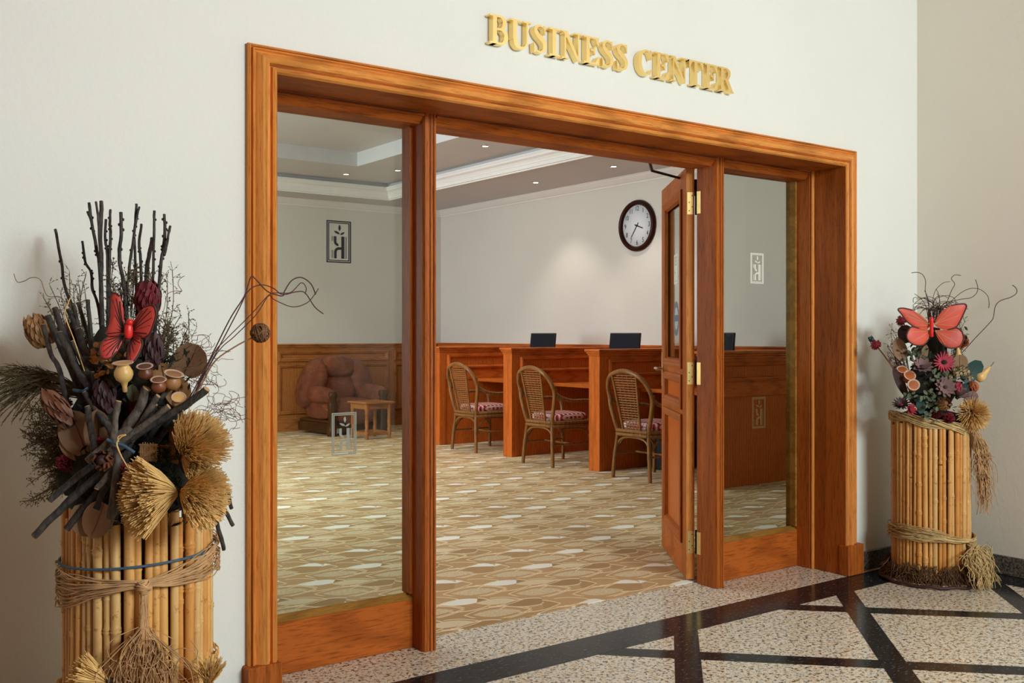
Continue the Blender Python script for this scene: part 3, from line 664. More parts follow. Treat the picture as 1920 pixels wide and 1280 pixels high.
a1 = copy_tree(a0); a1.location = (7.16, 11.02, .004); a1.rotation_euler = (0, 0, -PI/2); tag(a1, 'brown leather armchair almost hidden behind the doorway post', 'armchair', 'brown leather armchairs')
# --- side table
tw = wood('table_oak', (112, 62, 28), (170, 110, 58), 'x', .3, 1.0)
t = thing('side_table', (5.86, 10.86, .004), 'small oak side table with turned legs before the armchair', 'table', rz=math.radians(4))
m = MB(); m.box(-.205, .205, -.215, .215, .425, .447, .006); m.build('table_top', tw, t)
m = MB()
for s in (-1, 1): m.box(-.14, .14, s*.158-.01, s*.158+.01, .36, .425); m.box(s*.158-.01, s*.158+.01, -.14, .14, .36, .425)
m.build('apron', tw, t)
for sx in (-1, 1):
    for sy in (-1, 1):
        pr = [(.016, 0), (.024, .015), (.016, .03), (.026, .04), (.026, .09), (.02, .10), (.027, .115), (.018, .13), (.024, .2), (.017, .3), (.026, .315), (.018, .33), (.026, .345), (.026, .425)]
        MB().lathe(pr, 12, Matrix.Translation((sx*.158, sy*.158, 0))).build('leg', tw, t)
for s in (-1, 1):
    MB().box(-.135, .135, s*.158-.012, s*.158+.012, .045, .085, .003).build('stretcher', tw, t)
    MB().box(s*.158-.012, s*.158+.012, -.135, .135, .045, .085, .003).build('stretcher', tw, t)
# --- wall clock
ck = thing('wall_clock', (XR, 8.2, 2.465), 'large round dark-rimmed wall clock with white face', 'clock')
rim = wood('dark_mahogany', (24, 10, 8), (56, 24, 16), 'z', .25); face = plain('clock_face', (226, 228, 232), .5, 0, .01, 5)
toW = Matrix.Rotation(-PI/2, 4, 'Y')
m = MB(); m.lathe([(.23, .002), (.285, .002), (.288, .02), (.275, .045), (.25, .05), (.238, .035), (.23, .018)], 48, toW, cap=False); m.build('rim', rim, ck)
m = MB(); m.lathe([(.0001, .016), (.234, .016), (.234, .004)], 48, toW, cap=False); m.build('dial', face, ck)
for k in range(1, 13):
    cu = bpy.data.curves.new('numeral', 'FONT'); cu.body = str(k); cu.size = .075; cu.align_x = 'CENTER'; cu.align_y = 'CENTER'; cu.extrude = .0008
    tmp = bpy.data.objects.new('tmp', cu); C.objects.link(tmp); dg = bpy.context.evaluated_depsgraph_get(); me = bpy.data.meshes.new_from_object(tmp.evaluated_get(dg))
    bpy.data.objects.remove(tmp); me.name = 'numeral'; me.materials.clear(); me.materials.append(M['black'])
    a = math.radians(90-30*k); o = bpy.data.objects.new('numeral', me); C.objects.link(o); o.parent = ck
    # text x -> world -y (the viewer's right when facing +x), text y -> z
    o.matrix_local = Matrix(((0, 0, -1, -.0175), (-.8, 0, 0, -.19*math.cos(a)), (0, 1, 0, .19*math.sin(a)), (0, 0, 0, 1)))
def hand(deg, ln, w_, d):
    a = math.radians(90-deg); c, s_ = math.cos(a), math.sin(a)
    poly = [(-.04, -w_*.7), (-.04, w_*.7), (ln*.9, w_*.6), (ln, 0), (ln*.9, -w_*.6)]
    return MB().prism(poly, lambda u, v, h: (-.019-d-h, -(u*c-v*s_), u*s_+v*c), 0, .002).build('hand', M['black'], ck)
hand(110, .105, .009, 0); hand(216, .165, .006, .003)
MB().lathe([(.012, .018), (.012, .026), (.0001, .027)], 16, toW, cap=False).build('hub', M['black'], ck)
# --- recessed downlights
for x, y, z, l in ((5.93, 8.53, 3.2, 'lit recessed downlight in the tray above the middle desk'), (7.18, 9.30, ZC, 'lit recessed downlight above the farthest divider'), (7.16, 7.93, ZC, 'lit recessed downlight near the clock wall'),
                   (5.61, 11.02, 3.2, 'lit recessed downlight left of two behind the side window'), (5.975, 10.41, 3.2, 'lit recessed downlight right of two behind the side window')):
    t = thing('downlight', (x, y, z), l, 'downlight', 'recessed ceiling downlights')
    MB().lathe([(.03, -.001), (.034, -.008), (.045, -.006), (.048, 0)], 20, None, cap=False).build('ring', M['steel'], t)
    MB().lathe([(.0001, -.004), (.031, -.004)], 16, None, cap=False).build('lamp', M['lamp'], t)
    l_ = bpy.data.lights.new('downlight_lamp', 'SPOT'); l_.energy = 30; l_.spot_size = math.radians(95); l_.spot_blend = .6; l_.shadow_soft_size = .04; l_.color = (1, .92, .8)
    o = bpy.data.objects.new('downlight_lamp', l_); C.objects.link(o); o.parent = t; o.location = (0, 0, -.03)
# ================================================================== DRIED ARRANGEMENTS
FV = Vector((math.cos(YAW), math.sin(YAW), 0)); RV = Vector((math.sin(YAW), -math.cos(YAW), 0)); UV = Vector((0, 0, 1))
BAS = Matrix((RV, UV, -FV)).transposed().to_4x4()      # local x right, y up, z towards the lobby viewer
def spot(px, py, t): return FV*t+RV*((px-960)*t/FPX)+UV*(CAM_H+(HORIZON-py)*t/FPX)
TL, TR = 2.70, 5.17
SL, SR = TL/FPX, TR/FPX
LA, RA = spot(262, HORIZON, TL), spot(1745, HORIZON, TR)
LA.z = 0; RA.z = 0
lp = lambda x, y, d=0.0: spot(x, y, TL+d)
rp = lambda x, y, d=0.0: spot(x, y, TR+d)
rn = random.Random(3)
ORD = 'leftmost,second,third,fourth,fifth,sixth,seventh,eighth,ninth,tenth,eleventh,twelfth,thirteenth,fourteenth,fifteenth,rightmost'.split(',')
def nth(i, n): return 'leftmost' if i == 0 else 'rightmost' if i == n-1 else ORD[i]+' from left'
def bark_mat(name, a, b_):
    m, nt, b = newmat(name, .8, 0, .25); v = coords(nt, (40, 40, 14)); f = noi(nt, v, 2, 5, .7)
    nt.links.new(ramp(nt, f, [(.3, lin(a)), (.72, lin(b_))]), b.inputs['Base Color']); bump(nt, b, f, .7, .004); return m
M['bark'] = bark_mat('dark_bark', (28, 25, 25), (90, 83, 78)); M['bark2'] = bark_mat('grey_bark', (50, 45, 42), (128, 116, 104))
M['cut'] = plain('cut_wood', (190, 152, 104), .8, 0, .15, 60)
def bam(i, a, b_):
    m, nt, b = newmat('bamboo_cane_%s' % i, .42, 0, .35); v = coords(nt, (30, 30, 5)); f = noi(nt, v, 1.2, 4, .6); g = noi(nt, coords(nt, (60, 60, 60)), 1, 4, .7)
    c = ramp(nt, f, [(.25, lin(a)), (.75, lin(b_))]); k = ramp(nt, g, [(.30, (.55, .45, .38, 1)), (.40, (1, 1, 1, 1))])
    nt.links.new(mix(nt, 1, c, k, 'MULTIPLY'), b.inputs['Base Color']); return m
M['bam'] = [bam('golden', (200, 142, 74), (230, 178, 106)), bam('orange', (188, 124, 58), (222, 160, 84)), bam('pale', (196, 152, 92), (228, 188, 124))]
M['node'] = plain('bamboo_node', (150, 112, 66), .7, 0, .3, 80)
M['raffia'] = plain('raffia_straw', (238, 190, 120), .8, 0, .28, 25)
M['raffia2'] = plain('rough_raffia', (192, 152, 106), .85, 0, .3, 25)
M['hemp'] = plain('hemp_string', (198, 170, 116), .85, 0, .25, 30)
M['coir'] = plain('brown_coir_fibre', (98, 70, 44), .9, 0, .35, 40)
M['cordblue'] = plain('blue_cord', (62, 92, 116), .7, 0, .2, 60)
M['redwing'] = plain('red_painted_wing', (196, 66, 56), .5, 0, .14, 14); M['orangewing'] = plain('orange_red_wing', (204, 74, 54), .5, 0, .16, 10); M['wingdark'] = plain('dark_wing_edge', (74, 40, 36), .6, 0, .2, 20)
M['redbody'] = plain('bright_red_body', (222, 40, 36), .4, 0, .05, 20); M['vein'] = plain('dark_vein', (40, 22, 22), .6); M['goldvein'] = plain('gold_vein', (206, 172, 110), .5)
M['gourd'] = plain('cream_gourd', (216, 176, 108), .4, 0, .12, 20); M['gourdb'] = plain('brown_gourd', (96, 54, 32), .4, 0, .3, 14); M['gourdo'] = plain('orange_pod', (168, 88, 44), .45, 0, .25, 18); M['gourdr'] = plain('rust_brown_gourd', (122, 66, 36), .4, 0, .3, 16); M['gourdt'] = plain('tan_brown_gourd', (150, 104, 62), .45, 0, .25, 16); M['lip'] = plain('pale_pod_mouth', (196, 168, 144), .7, 0, .12, 40)
M['hole'] = plain('dark_pod_inside', (44, 34, 28), .9)
M['tanleaf'] = plain('tan_dry_leaf', (138, 106, 76), .7, 0, .14, 12, .2); M['brownleaf'] = plain('dry_brown_bract', (112, 68, 44), .6, 0, .35, 30, .2)
M['tanbract'] = plain('tan_bract', (172, 128, 80), .6, 0, .3, 30); M['darkred'] = plain('deep_red_petal', (110, 26, 34), .7, 0, .35, 40); M['purple'] = plain('dark_purple_bract', (62, 34, 36), .6, 0, .35, 30)
M['wine'] = plain('wine_red_flower', (132, 30, 44), .8, 0, .3, 60); M['pink'] = plain('raspberry_petal', (176, 54, 74), .7, 0, .25, 40); M['mauve'] = plain('mauve_dry_petal', (124, 98, 94), .75, 0, .22, 40)
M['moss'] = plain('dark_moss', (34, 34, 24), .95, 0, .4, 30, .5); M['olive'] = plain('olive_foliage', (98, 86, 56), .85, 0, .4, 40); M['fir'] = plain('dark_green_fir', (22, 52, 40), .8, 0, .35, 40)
M['sage'] = plain('sage_leaf', (92, 104, 80), .8, 0, .3, 40); M['teal'] = plain('teal_leaf', (18, 66, 62), .55, 0, .25, 20); M['cream'] = plain('cream_bud', (206, 182, 140), .7, 0, .2, 40)
M['wire'] = plain('dark_red_tendril', (72, 34, 34), .7, 0, .2, 30); M['wiretan'] = plain('tan_tendril', (128, 88, 58), .75, 0, .25, 30); M['goldleaf'] = plain('golden_dry_petal', (176, 124, 52), .6, 0, .3, 40)
M['burlap'] = plain('burlap', (180, 142, 94), .9, 0, .3, 120)

# ---------------- bamboo vases
def cane_mesh(r, h, seed, mat):
    g = random.Random(seed); z = 0; prof = []; nodes = sorted(g.uniform(.06, h-.05) for _ in range(g.choice((3, 3, 4))))
    prof.append((r, 0))
    for nz in nodes: prof += [(r*.97, nz-.02), (r*1.0, nz-.008), (r*1.2, nz-.003), (r*.98, nz), (r*1.2, nz+.003), (r*.98, nz+.008), (r*.96, nz+.02)]
    prof += [(r, h-.003), (r*.9, h)]
    prof = [p for i, p in enumerate(prof) if i == 0 or p[1] > prof[i-1][1]]
    m = MB().lathe(prof, 9); me = bpy.data.meshes.new('cane'); me.from_pydata(m.v, [], m.f); me.polygons.foreach_set('use_smooth', m.sm); me.materials.append(mat); me.update(); return me
def vase(base, R0, H, N, seed, label):
    t = thing('bamboo_vase', base, label, 'vase'); g = random.Random(seed)
    MB().lathe([(R0-.024, .02), (R0-.024, H-.05)], 28).build('inner_drum', M['coir'], t)
    a = 0.0; k = 0
    wid = [g.choice((.0105, .012, .0135, .015, .0165)) for _ in range(N)]; tot = sum(2*w_ for w_ in wid); sc_ = 2*PI*R0/tot
    for k, w_ in enumerate(wid):
        w_ *= sc_; a += w_/R0
        me = cane_mesh(w_*1.0, H+g.uniform(-.02, .02), seed*100+k, g.choice(M['bam']))
        o = bpy.data.objects.new('cane', me); C.objects.link(o); o.parent = t
        o.location = ((R0+g.uniform(-.003, .003))*math.cos(a), (R0+g.uniform(-.003, .003))*math.sin(a), .006)
        o.rotation_euler = (g.uniform(-.007, .007), g.uniform(-.007, .007), g.uniform(0, 6)); a += w_/R0
    return t
VL = vase(LA, .178, .785, 50, 4, 'large bamboo cane vase at the left edge holding dark branches')
VR = vase(RA, .180, .80, 50, 9, 'bamboo cane vase in the corner right of the doorway')
FA = math.atan2(-FV.y, -FV.x)        # angle of the side turned to the viewer, in vase coordinates
def stuff(o): o['kind'] = 'stuff'; return o
def band(t, R0, z0, spread, knot, n, mat, rise=0.0, seed=1, rad=.0016):
    g = random.Random(seed); m = MB()
    for k in range(n):
        o = g.uniform(-1, 1); ph = g.uniform(0, 6); pts = []
        for i in range(41):
            th = 2*PI*i/40; dk = abs((th-knot+PI) % (2*PI)-PI); f = min(1, dk/1.3)
            dz = o*spread*(.15+.85*f)+.012*f*math.sin(3*th+ph)+.006*f*math.sin(7*th+ph*3)+rise*math.sin(th-knot)*min(1, dk)
            rr = R0+.005+.008*(1-f)+.005*math.sin(5*th+ph*2)
            pts.append((rr*math.cos(th), rr*math.sin(th), z0+dz))
        m.tube(pts, rad, 4, False)
    return stuff(m.build('raffia_band', mat, t))
def tassel(t, top, neck, n, length, spread, mat, seed, curl=.03, rad=.0012, lean=(0, 0, 0), loops=0):
    """strands hanging from a knot; top and neck in vase coordinates"""
    g = random.Random(seed); m = MB(); top = Vector(top); neck = Vector(neck); lean = Vector(lean)
    out = Vector((neck.x, neck.y, 0)).normalized(); side = Vector((-out.y, out.x, 0))
    for k in range(n):
        L_ = length*g.uniform(.55, 1.08); a = g.gauss(0, .55); dp = abs(g.gauss(0, .5))
        pts = [top+side*g.uniform(-.008, .008)+out*g.uniform(0, .008), neck+side*g.uniform(-.009, .009)+out*g.uniform(0, .01)]
        c1, c2 = g.uniform(-1, 1), g.uniform(-1, 1); w1 = g.uniform(2, 5)
        for i in range(1, 7):
            f = i/6
            pts.append(neck+Vector((0, 0, -L_*f))+lean*f+side*(a*spread*min(1, f*2.2)+c1*curl*math.sin(w1*f*2))+out*(.006+dp*spread*.5*min(1, f*2)+c2*curl*.5*math.sin(w1*f*2+1)))
        m.tube(bez(pts, 2), rad, 3, False)
    for k in range(loops):
        c = neck+Vector((0, 0, -g.uniform(.04, length*.35)))+side*g.gauss(0, spread*.6)+out*g.uniform(.012, .035); r1, r2 = g.uniform(.02, .045), g.uniform(.02, .05); ph = g.uniform(0, 6)
        m.tube(bez([neck]+[c+side*r1*math.cos(ph+q)+Vector((0, 0, r2*math.sin(ph+q)))+out*.006*math.sin(q*2) for q in [i*.9 for i in range(7)]], 2), rad, 3, False)
    return stuff(m.build('raffia_tassel', mat, t))
kl = FA+math.asin((318-262)*SL/.205)
# viewer's right is the counter-clockwise side
def rad3(a, r, z): return (r*math.cos(a), r*math.sin(a), z)
band(VL, .197, .632, .044, kl, 26, M['raffia2'], .028, 11, .0018)
m = MB(); m.tube([rad3(FA+2*PI*i/48, .1985, .672+.010*math.sin(2*PI*i/48-.3)) for i in range(49)], .0034, 6, False); m.build('blue_cord', M['cordblue'], VL)
def knot(t, c, r0, mat, seed):
    g = random.Random(seed); m = MB(); m.blob(c, (r0*.75, r0*.75, r0*.9), 10, 8, .9, None, .2, seed)
    for k in range(14):
        A = Matrix.Rotation(g.uniform(-.5, .5), 4, 'X') @ Matrix.Rotation(g.uniform(-.5, .5), 4, 'Y'); dz = g.uniform(-.7, .7)*r0; q = r0*g.uniform(.75, 1.05)*math.sqrt(max(.2, 1-(dz/r0)**2*.7))
        m.tube([Vector(c)+A @ Vector((q*math.cos(i*.7), q*math.sin(i*.7), dz)) for i in range(10)], .0022, 4, False)
    return m.build('knot', mat, t)
knot(VL, rad3(kl, .212, .625), .019, M['raffia2'], 3)
tassel(VL, rad3(kl, .21, .62), rad3(kl, .214, .53), 170, .34, .075, M['raffia2'], 5, .022, .0014, (0, 0, 0), 16)
band(VL, .197, .335, .03, kl, 24, M['raffia'], .03, 12, .0018)
band(VR, .199, .232, .028, FA+.75, 34, M['hemp'], -.03, 13, .002)
kr = FA+math.asin(.13/.21)
knot(VR, rad3(kr, .215, .215), .024, M['hemp'], 5)
tassel(VR, rad3(kr, .214, .22), rad3(kr, .222, .205), 220, .195, .09, M['hemp'], 6, .028, .0022, rad3(kr, .035, 0), 60)
# plaited rim, coir skirt and foot disc of the corner vase
m = MB(); g = random.Random(2)
for k in range(26):
    o = g.uniform(-1, 1); ph = g.uniform(0, 6)
    m.tube([rad3(2*PI*i/36, .195+.008*math.sin(6*2*PI*i/36+ph), .80+.02*o-.036*math.sin(2*PI*i/36-FA)+.008*math.cos(6*2*PI*i/36+ph)) for i in range(37)], .0028, 4, False)
stuff(m.build('plaited_rim', M['hemp'], VR))
m = MB()
for k in range(1100):
    a = g.uniform(0, 2*PI); r0 = .198+g.uniform(0, .012); z = g.uniform(.02, .115); q = g.uniform(-.25, .25)
    m.tube([rad3(a, r0, z), rad3(a+q*.5, r0+g.uniform(.005, .02), z*.7+g.uniform(-.01, .02)), rad3(a+q, r0+g.uniform(.01, .045), max(.018, z-g.uniform(.02, .07)))], .002, 3, False)
stuff(m.build('coir_skirt', M['coir'], VR))
MB().lathe([(.0, .001), (.235, .001), (.246, .010), (.238, .019), (.18, .022)], 40).build('foot_disc', M['lip'], VR)
m = MB(); m.tube([rad3(2*PI*i/60, .244, .013+.003*math.sin(i*1.3)) for i in range(61)], .008, 6, False); m.build('foot_rope', M['purple'], VR)

# ---------------- builders for the dry material
def stick(pts, w, d, S, f, label, group, mat='bark', cut=True, name='branch', nz=.12, cat='branch', d1=None):
    """pts in photo pixels, w = thickness in px, d = depth offset (start -> end)"""
    d1 = d if d1 is None else d1; n = len(pts)
    P = bez([f(x, y, lerp(d, d1, i/(n-1))) for i, (x, y) in enumerate(pts)], 5)
    seed = pts[0][0]*.37+pts[0][1]*.11; r0 = w*S/2
    rad_ = [r0*(1.0-.18*(1-i/(len(P)-1)))*(1+nz*noise.noise(Vector((seed, i*.7, 0)))) for i in range(len(P))]
    P = [p+Vector((noise.noise(Vector((seed, i*.45, 5))), noise.noise(Vector((seed, i*.45, 9))), 0))*r0*.35 for i, p in enumerate(P)]
    o = MB().tube(P, rad_, 8).build(name, M[mat], None, P[-1]); tag(o, label, cat, group)
    if cut:
        dr = (P[0]-P[1]).normalized(); MB().tube([P[0]-P[-1], P[0]-P[-1]+dr*.0012], [rad_[0]*.93, rad_[0]*.9], 8).build('cut_end', M['cut'], o)
    # buds
    if w < 9:
        g = random.Random(int(seed*100)); b = MB()
        for i in range(2, len(P)-2):
            if g.random() < .35: b.blob(P[i]-P[-1]+RV*g.choice((-1, 1))*r0*1.05, (r0*.55, r0*.5, r0*.8), 6, 4)
        if b.v: stuff(b.build('buds', M[mat], o))
    return o
def leafmesh(m, Mt, L, W, curl=.2, cup=.15, n=6, power=.8, thick=.0012):
    """leaf along +y, face +z"""
    for sgn in (1, -1):
        rows = []
        for i in range(n+1):
            f = i/n; w_ = W*(math.sin(PI*min(1, .06+f*.94))**power)*.5+W*.012
            y = L*math.sin(f*1.0)/math.sin(1.0) if False else L*f; z = curl*L*f*f
            rows.append([Mt @ Vector((w_*k, y, z+cup*w_*abs(k)+sgn*thick/2)) for k in (-1, -.5, 0, .5, 1)])
        if sgn < 0: rows = [r[::-1] for r in rows]
        m.strip(rows)
def mesh_of(mb, name, mat):
    me = bpy.data.meshes.new(name); me.from_pydata(mb.v, [], mb.f); me.polygons.foreach_set('use_smooth', mb.sm); me.materials.append(mat); me.update(); return me
def inst(me, name, parent, mt):
    o = bpy.data.objects.new(name, me); C.objects.link(o); o.parent = parent; o.matrix_local = mt; return o
def axis_m(d, roll=0.0):
    return d.to_track_quat('Z', 'Y').to_matrix().to_4x4() @ Matrix.Rotation(roll, 4, 'Z')
def bud(c, d, L, R0, rows, per, mat, label, name='protea', cat='flower', group=None, core='purple', open_=.25, tip=None):
    """cone-like head with overlapping bracts; c = base centre, d = direction in viewer space (x right, y up, z to viewer)"""
    t = thing(name, c, label, cat, group); D = (BAS @ Vector(d)).normalized(); A = axis_m(D)
    MB().lathe([(R0*.35, 0), (R0*.8, L*.2), (R0*.86, L*.5), (R0*.5, L*.82), (.0005, L*.95)], 12, A).build('core', M[core], t)
    lm = MB(); leafmesh(lm, Matrix(), L*.46, R0*.85, -.22, .35, 5, .7, R0*.05); me = mesh_of(lm, 'bract', M[mat])
    for i in range(rows):
        f = i/max(1, rows-1); h = L*(.04+.52*f); r_ = R0*(.55+.45*math.sin(PI*(.15+.62*f)))
        for k in range(per):
            a = 2*PI*(k+.5*(i % 2))/per+i*.13
            mt = A @ Matrix.Rotation(a, 4, 'Z') @ Matrix.Translation((0, -r_*.88, h)) @ Matrix.Rotation(PI/2+open_*(.3+.7*(1-f)), 4, 'X') @ Matrix.Rotation(rn.uniform(-.1, .1), 4, 'Y') @ Matrix.Diagonal((1, rn.uniform(.85, 1.1), 1, 1))
            inst(me, 'bract', t, mt)
    return t
def flower(c, d, R0, n, mat, cmat, label, group=None, rows=2, wid=.36, curl=.12, pw=.8, crad=.24, name='dried_flower', lift=.25):
    t = thing(name, c, label, 'flower', group); A = axis_m((BAS @ Vector(d)).normalized(), rn.uniform(0, 1))
    for r_ in range(rows):
        lm = MB(); leafmesh(lm, Matrix(), R0*(1-.2*r_), R0*wid, curl+.1*r_, .25, 5, pw, R0*.03); me = mesh_of(lm, 'petal', M[mat])
        for k in range(n):
            inst(me, 'petal', t, A @ Matrix.Rotation(2*PI*(k+.5*r_)/n+rn.uniform(-.06, .06), 4, 'Z') @ Matrix.Translation((0, R0*.08, R0*.06*r_)) @ Matrix.Rotation(lift*(1+.8*r_)+rn.uniform(-.08, .08), 4, 'X'))
    MB().blob(A @ Vector((0, 0, R0*.08)), (R0*crad, R0*crad, R0*crad*.7), 12, 8, 1, None, .15, 3).build('flower_centre', M[cmat], t)
    return t
def pompon(c, R0, mat, label, name='ball_flower', group=None, n=150, stem=None, f=None):
    t = thing(name, c, label, 'flower', group); m = MB(); g = random.Random(int(R0*1e5))
    m.blob((0, 0, 0), (R0*.72,)*3, 12, 8)
    for k in range(n):
        v = Vector((g.gauss(0, 1), g.gauss(0, 1), g.gauss(0, 1))).normalized(); m.tube([v*R0*.6, v*R0*g.uniform(.92, 1.08)], [R0*.09, R0*.02], 4, False)
    stuff(m.build('flower_head', M[mat], t))
    if stem: MB().tube(bez([Vector(p)-c for p in stem], 4), .0035, 6).build('stem', M['wiretan'], t)
    return t
def goblet(c, d, s, mat, label, lipmat='lip', name='seed_pod', tail=True, cat='pod'):
    """flared pod; c = middle of the mouth, d = direction the mouth faces, s = mouth radius"""
    t = thing(name, c, label, cat); A = axis_m((BAS @ Vector(d)).normalized())
    pr = [(.0005, -2.95), (.22, -2.85), (.24, -2.3), (.34, -1.95), (.74, -1.6), (.88, -1.2), (.86, -.85), (.66, -.45), (.52, -.25), (.62, -.12), (.94, -.02)] if tail else [(.3, -1.75), (.74, -1.5), (.9, -1.1), (.86, -.75), (.66, -.42), (.52, -.25), (.62, -.12), (.94, -.02)]
    MB().lathe([(a*s, b_*s) for a, b_ in pr], 20, A).build('pod_body', M[mat], t)
    MB().lathe([(a*s, b_*s) for a, b_ in ((.94, -.03), (1.0, .0), (.97, .04), (.86, .02), (.66, -.06))], 20, A, cap=False).build('mouth', M[lipmat], t)
    MB().lathe([(.665*s, -.058*s), (.5*s, -.16*s), (.3*s, -.3*s), (.0005, -.36*s)], 16, A, cap=False).build('opening', M['hole'], t)
    return t
def wing_obj(name, outline, f, d0, lift, t, c, mat, edge, veins=None, vmat='vein'):
    """outline in px; the wing rises by lift away from its root (first point)"""
    P2 = [f(x, y, d0) for x, y in outline]; root = P2[0]; far = max((p-root).length for p in P2)
    up = -FV
    P3 = [p+up*lift*((p-root).length/far)-c for p in P2]
    cen = sum(P3, Vector())/len(P3)
    def ringp(f_, off): return [cen.lerp(p, f_)+up*off for p in P3]
    m = MB(); th = .0025
    m.strip([ringp(1.0, 0)]+[ringp(.86, .003)]+[ringp(.5, .005)]+[ringp(.02, .005)], True, True)
    m.strip([ringp(.02, -th)]+[ringp(.86, -th)]+[ringp(1.0, -th)]+[ringp(1.0, 0)], True, True)
    w_ = m.build(name, M[mat], t)
    n = len(P3); k0 = max(2, n//4)
    b = MB(); pts = P3[k0:n-k0+1]; b.tube(bez([p+up*.001 for p in pts], 3), .0022 if f is lp else .0035, 6); b.build('wing_edge', M[edge], w_)
    v = MB()
    for k in range(k0, n-k0+1, 1 if f is lp else 2):
        a = (root-c)+up*.004; e = P3[k]; md = a.lerp(e, .5)+up*.0055
        v.tube(bez([a, md, a.lerp(e, .86)+up*.004], 3), .0011, 4, False)
    stuff(v.build('veins', M[vmat], w_))
    return w_

# ================= LEFT ARRANGEMENT
GT = 'thin dark twigs standing up in the left arrangement'
LT = 'thin dark upright twig at the top of the left arrangement'
TW = [([(104,430),(115,490),(122,540),(137,580),(152,650),(180,760)], 7, .22, 'lone dark twig leaning left against the wall, farthest left twig'),
 ([(154,452),(160,490),(171,512),(173,540),(186,580),(192,650)], 6, .10, None), ([(167,380),(170,408),(180,462),(187,505),(191,600),(194,700)], 7, .05, None),
 ([(164,397),(171,415),(180,460)], 5, .05, None), ([(180,378),(184,405),(186,440),(189,490)], 5.5, .04, None), ([(190,377),(190,405),(188,440),(190,500),(190,560),(194,700)], 9, .06, None),
 ([(199,411),(197,450),(201,472),(202,530),(201,680)], 6, .08, None), ([(207,393),(206,420),(207,440),(205,500),(203,660)], 6, .10, None), ([(227,398),(227,440),(224,485),(230,522),(236,570),(240,700)], 8, .05, None),
 ([(256,382),(254,410),(250,450),(243,500),(238,560),(236,680)], 6, .07, None), ([(261,388),(256,410),(251,445)], 5, .07, None), ([(265,420),(261,460),(264,490),(266,620)], 6, .11, None),
 ([(285,446),(279,482),(275,515),(270,650)], 9, .12, None), ([(289,395),(289,430),(288,500),(286,560),(280,680)], 6, .06, None), ([(308,402),(309,430),(307,462),(302,492),(297,545),(285,690)], 7, .08, None),
 ([(319,424),(314,450),(308,478)], 6, .08, None), ([(252,445),(254,500),(256,560),(258,680)], 6, .13, None)]
tips = sorted(p[0][0] for p, w_, d, l in TW if not l)
for p, w_, d, l in TW: stick(p, w_, d, SL, lp, l or 'thin upright dark twig of the left arrangement, %s by its tip' % nth(tips.index(p[0][0]), len(tips)), None if l else GT, 'bark', False, 'twig', .15, 'twig', .02)
GS = 'thick dark cut branches leaning left in the left arrangement'; LS = 'thick dark cut branch in the bundle leaning left in the left arrangement'
LSL = [([(90,592),(112,645),(140,705),(170,770),(200,850)], 15, -.08), ([(102,577),(120,625),(142,685),(170,750)], 13, -.02), ([(112,623),(140,682),(176,745),(210,812)], 14, -.13), ([(147,617),(160,662),(178,722),(195,790)], 15, -.09),
   ([(136,640),(165,702),(192,760)], 11, -.12), ([(81,609),(95,662),(111,692),(122,738),(135,790)], 10, -.10), ([(128,580),(143,618),(160,680)], 10, .02), ([(138,572),(150,625),(168,690)], 9, .03), ([(147,567),(166,630),(182,690),(196,770)], 9, -.03), ([(165,562),(172,640),(185,700),(205,790)], 9, -.05),
   ([(173,698),(183,745),(192,800)], 9, -.15), ([(163,762),(170,800),(178,845)], 13, -.20), ([(158,735),(180,768),(196,790),(216,822)], 13, -.17)]
tips = sorted(p[0][0]+p[0][1]*1e-4 for p, w_, d in LSL)
for p, w_, d in LSL:
    stick(p, w_, d, SL, lp, 'thick cut branch leaning left on the left vase, %s by its top' % nth(tips.index(p[0][0]+p[0][1]*1e-4), len(tips)), GS, 'bark', True, d1=d-.03)
GC = 'crossing cut sticks tied over the front of the left vase'; LC = 'dark cut stick in the tied crossing bundle on the left vase'
LCL = [([(222,752),(215,800),(213,832),(221,856),(216,905),(207,972)], 13, -.27, 'long forked grey stick standing upright across the tied bundle', 'bark2'),
   ([(388,729),(352,757),(305,785),(240,823),(196,848)], 16, -.22, 'long dark stick slanting up to the right of the tied bundle', 'bark'), ([(315,762),(280,790),(236,820),(205,842)], 13, -.235, None, 'bark2'),
   ([(164,864),(185,846),(208,826),(245,800)], 14, -.26, None, 'bark2'), ([(92,939),(130,906),(180,868),(235,832)], 13, -.23, None, 'bark'), ([(64,1005),(108,960),(150,920),(200,880),(245,845)], 15, -.22, 'longest dark stick pointing down left from the tied bundle', 'bark'),
   ([(125,992),(160,950),(195,905),(232,850)], 14, -.21, None, 'bark'), ([(181,916),(197,898),(225,862)], 12, -.25, None, 'bark2'), ([(275,728),(260,768),(232,812),(215,840)], 20, -.20, 'thickest pale-ended branch rising from the tied bundle', 'bark2'),
   ([(291,757),(264,800),(238,840)], 14, -.19, None, 'bark'), ([(318,728),(298,752),(275,785)], 11, -.17, None, 'bark2'), ([(304,785),(276,826),(258,862)], 14, -.17, None, 'bark'), ([(180,955),(197,915),(225,860)], 14, -.225, None, 'bark'),
   ([(215,975),(228,915),(240,850)], 13, -.205, None, 'bark'), ([(242,985),(250,915),(255,850)], 14, -.195, None, 'bark'), ([(232,980),(240,930),(262,850)], 11, -.20, None, 'bark'), ([(203,992),(222,935),(248,872)], 14, -.215, None, 'bark2'), ([(172,990),(200,938),(233,880)], 13, -.20, None, 'bark'), ([(262,978),(262,920),(268,850)], 12, -.19, None, 'bark'), ([(296,742),(272,780),(244,826)], 13, -.205, None, 'bark2'), ([(328,790),(298,822),(262,870)], 11, -.17, None, 'bark')]
tips = sorted(p[0][0] for p, w_, d, l, mt in LCL if not l)
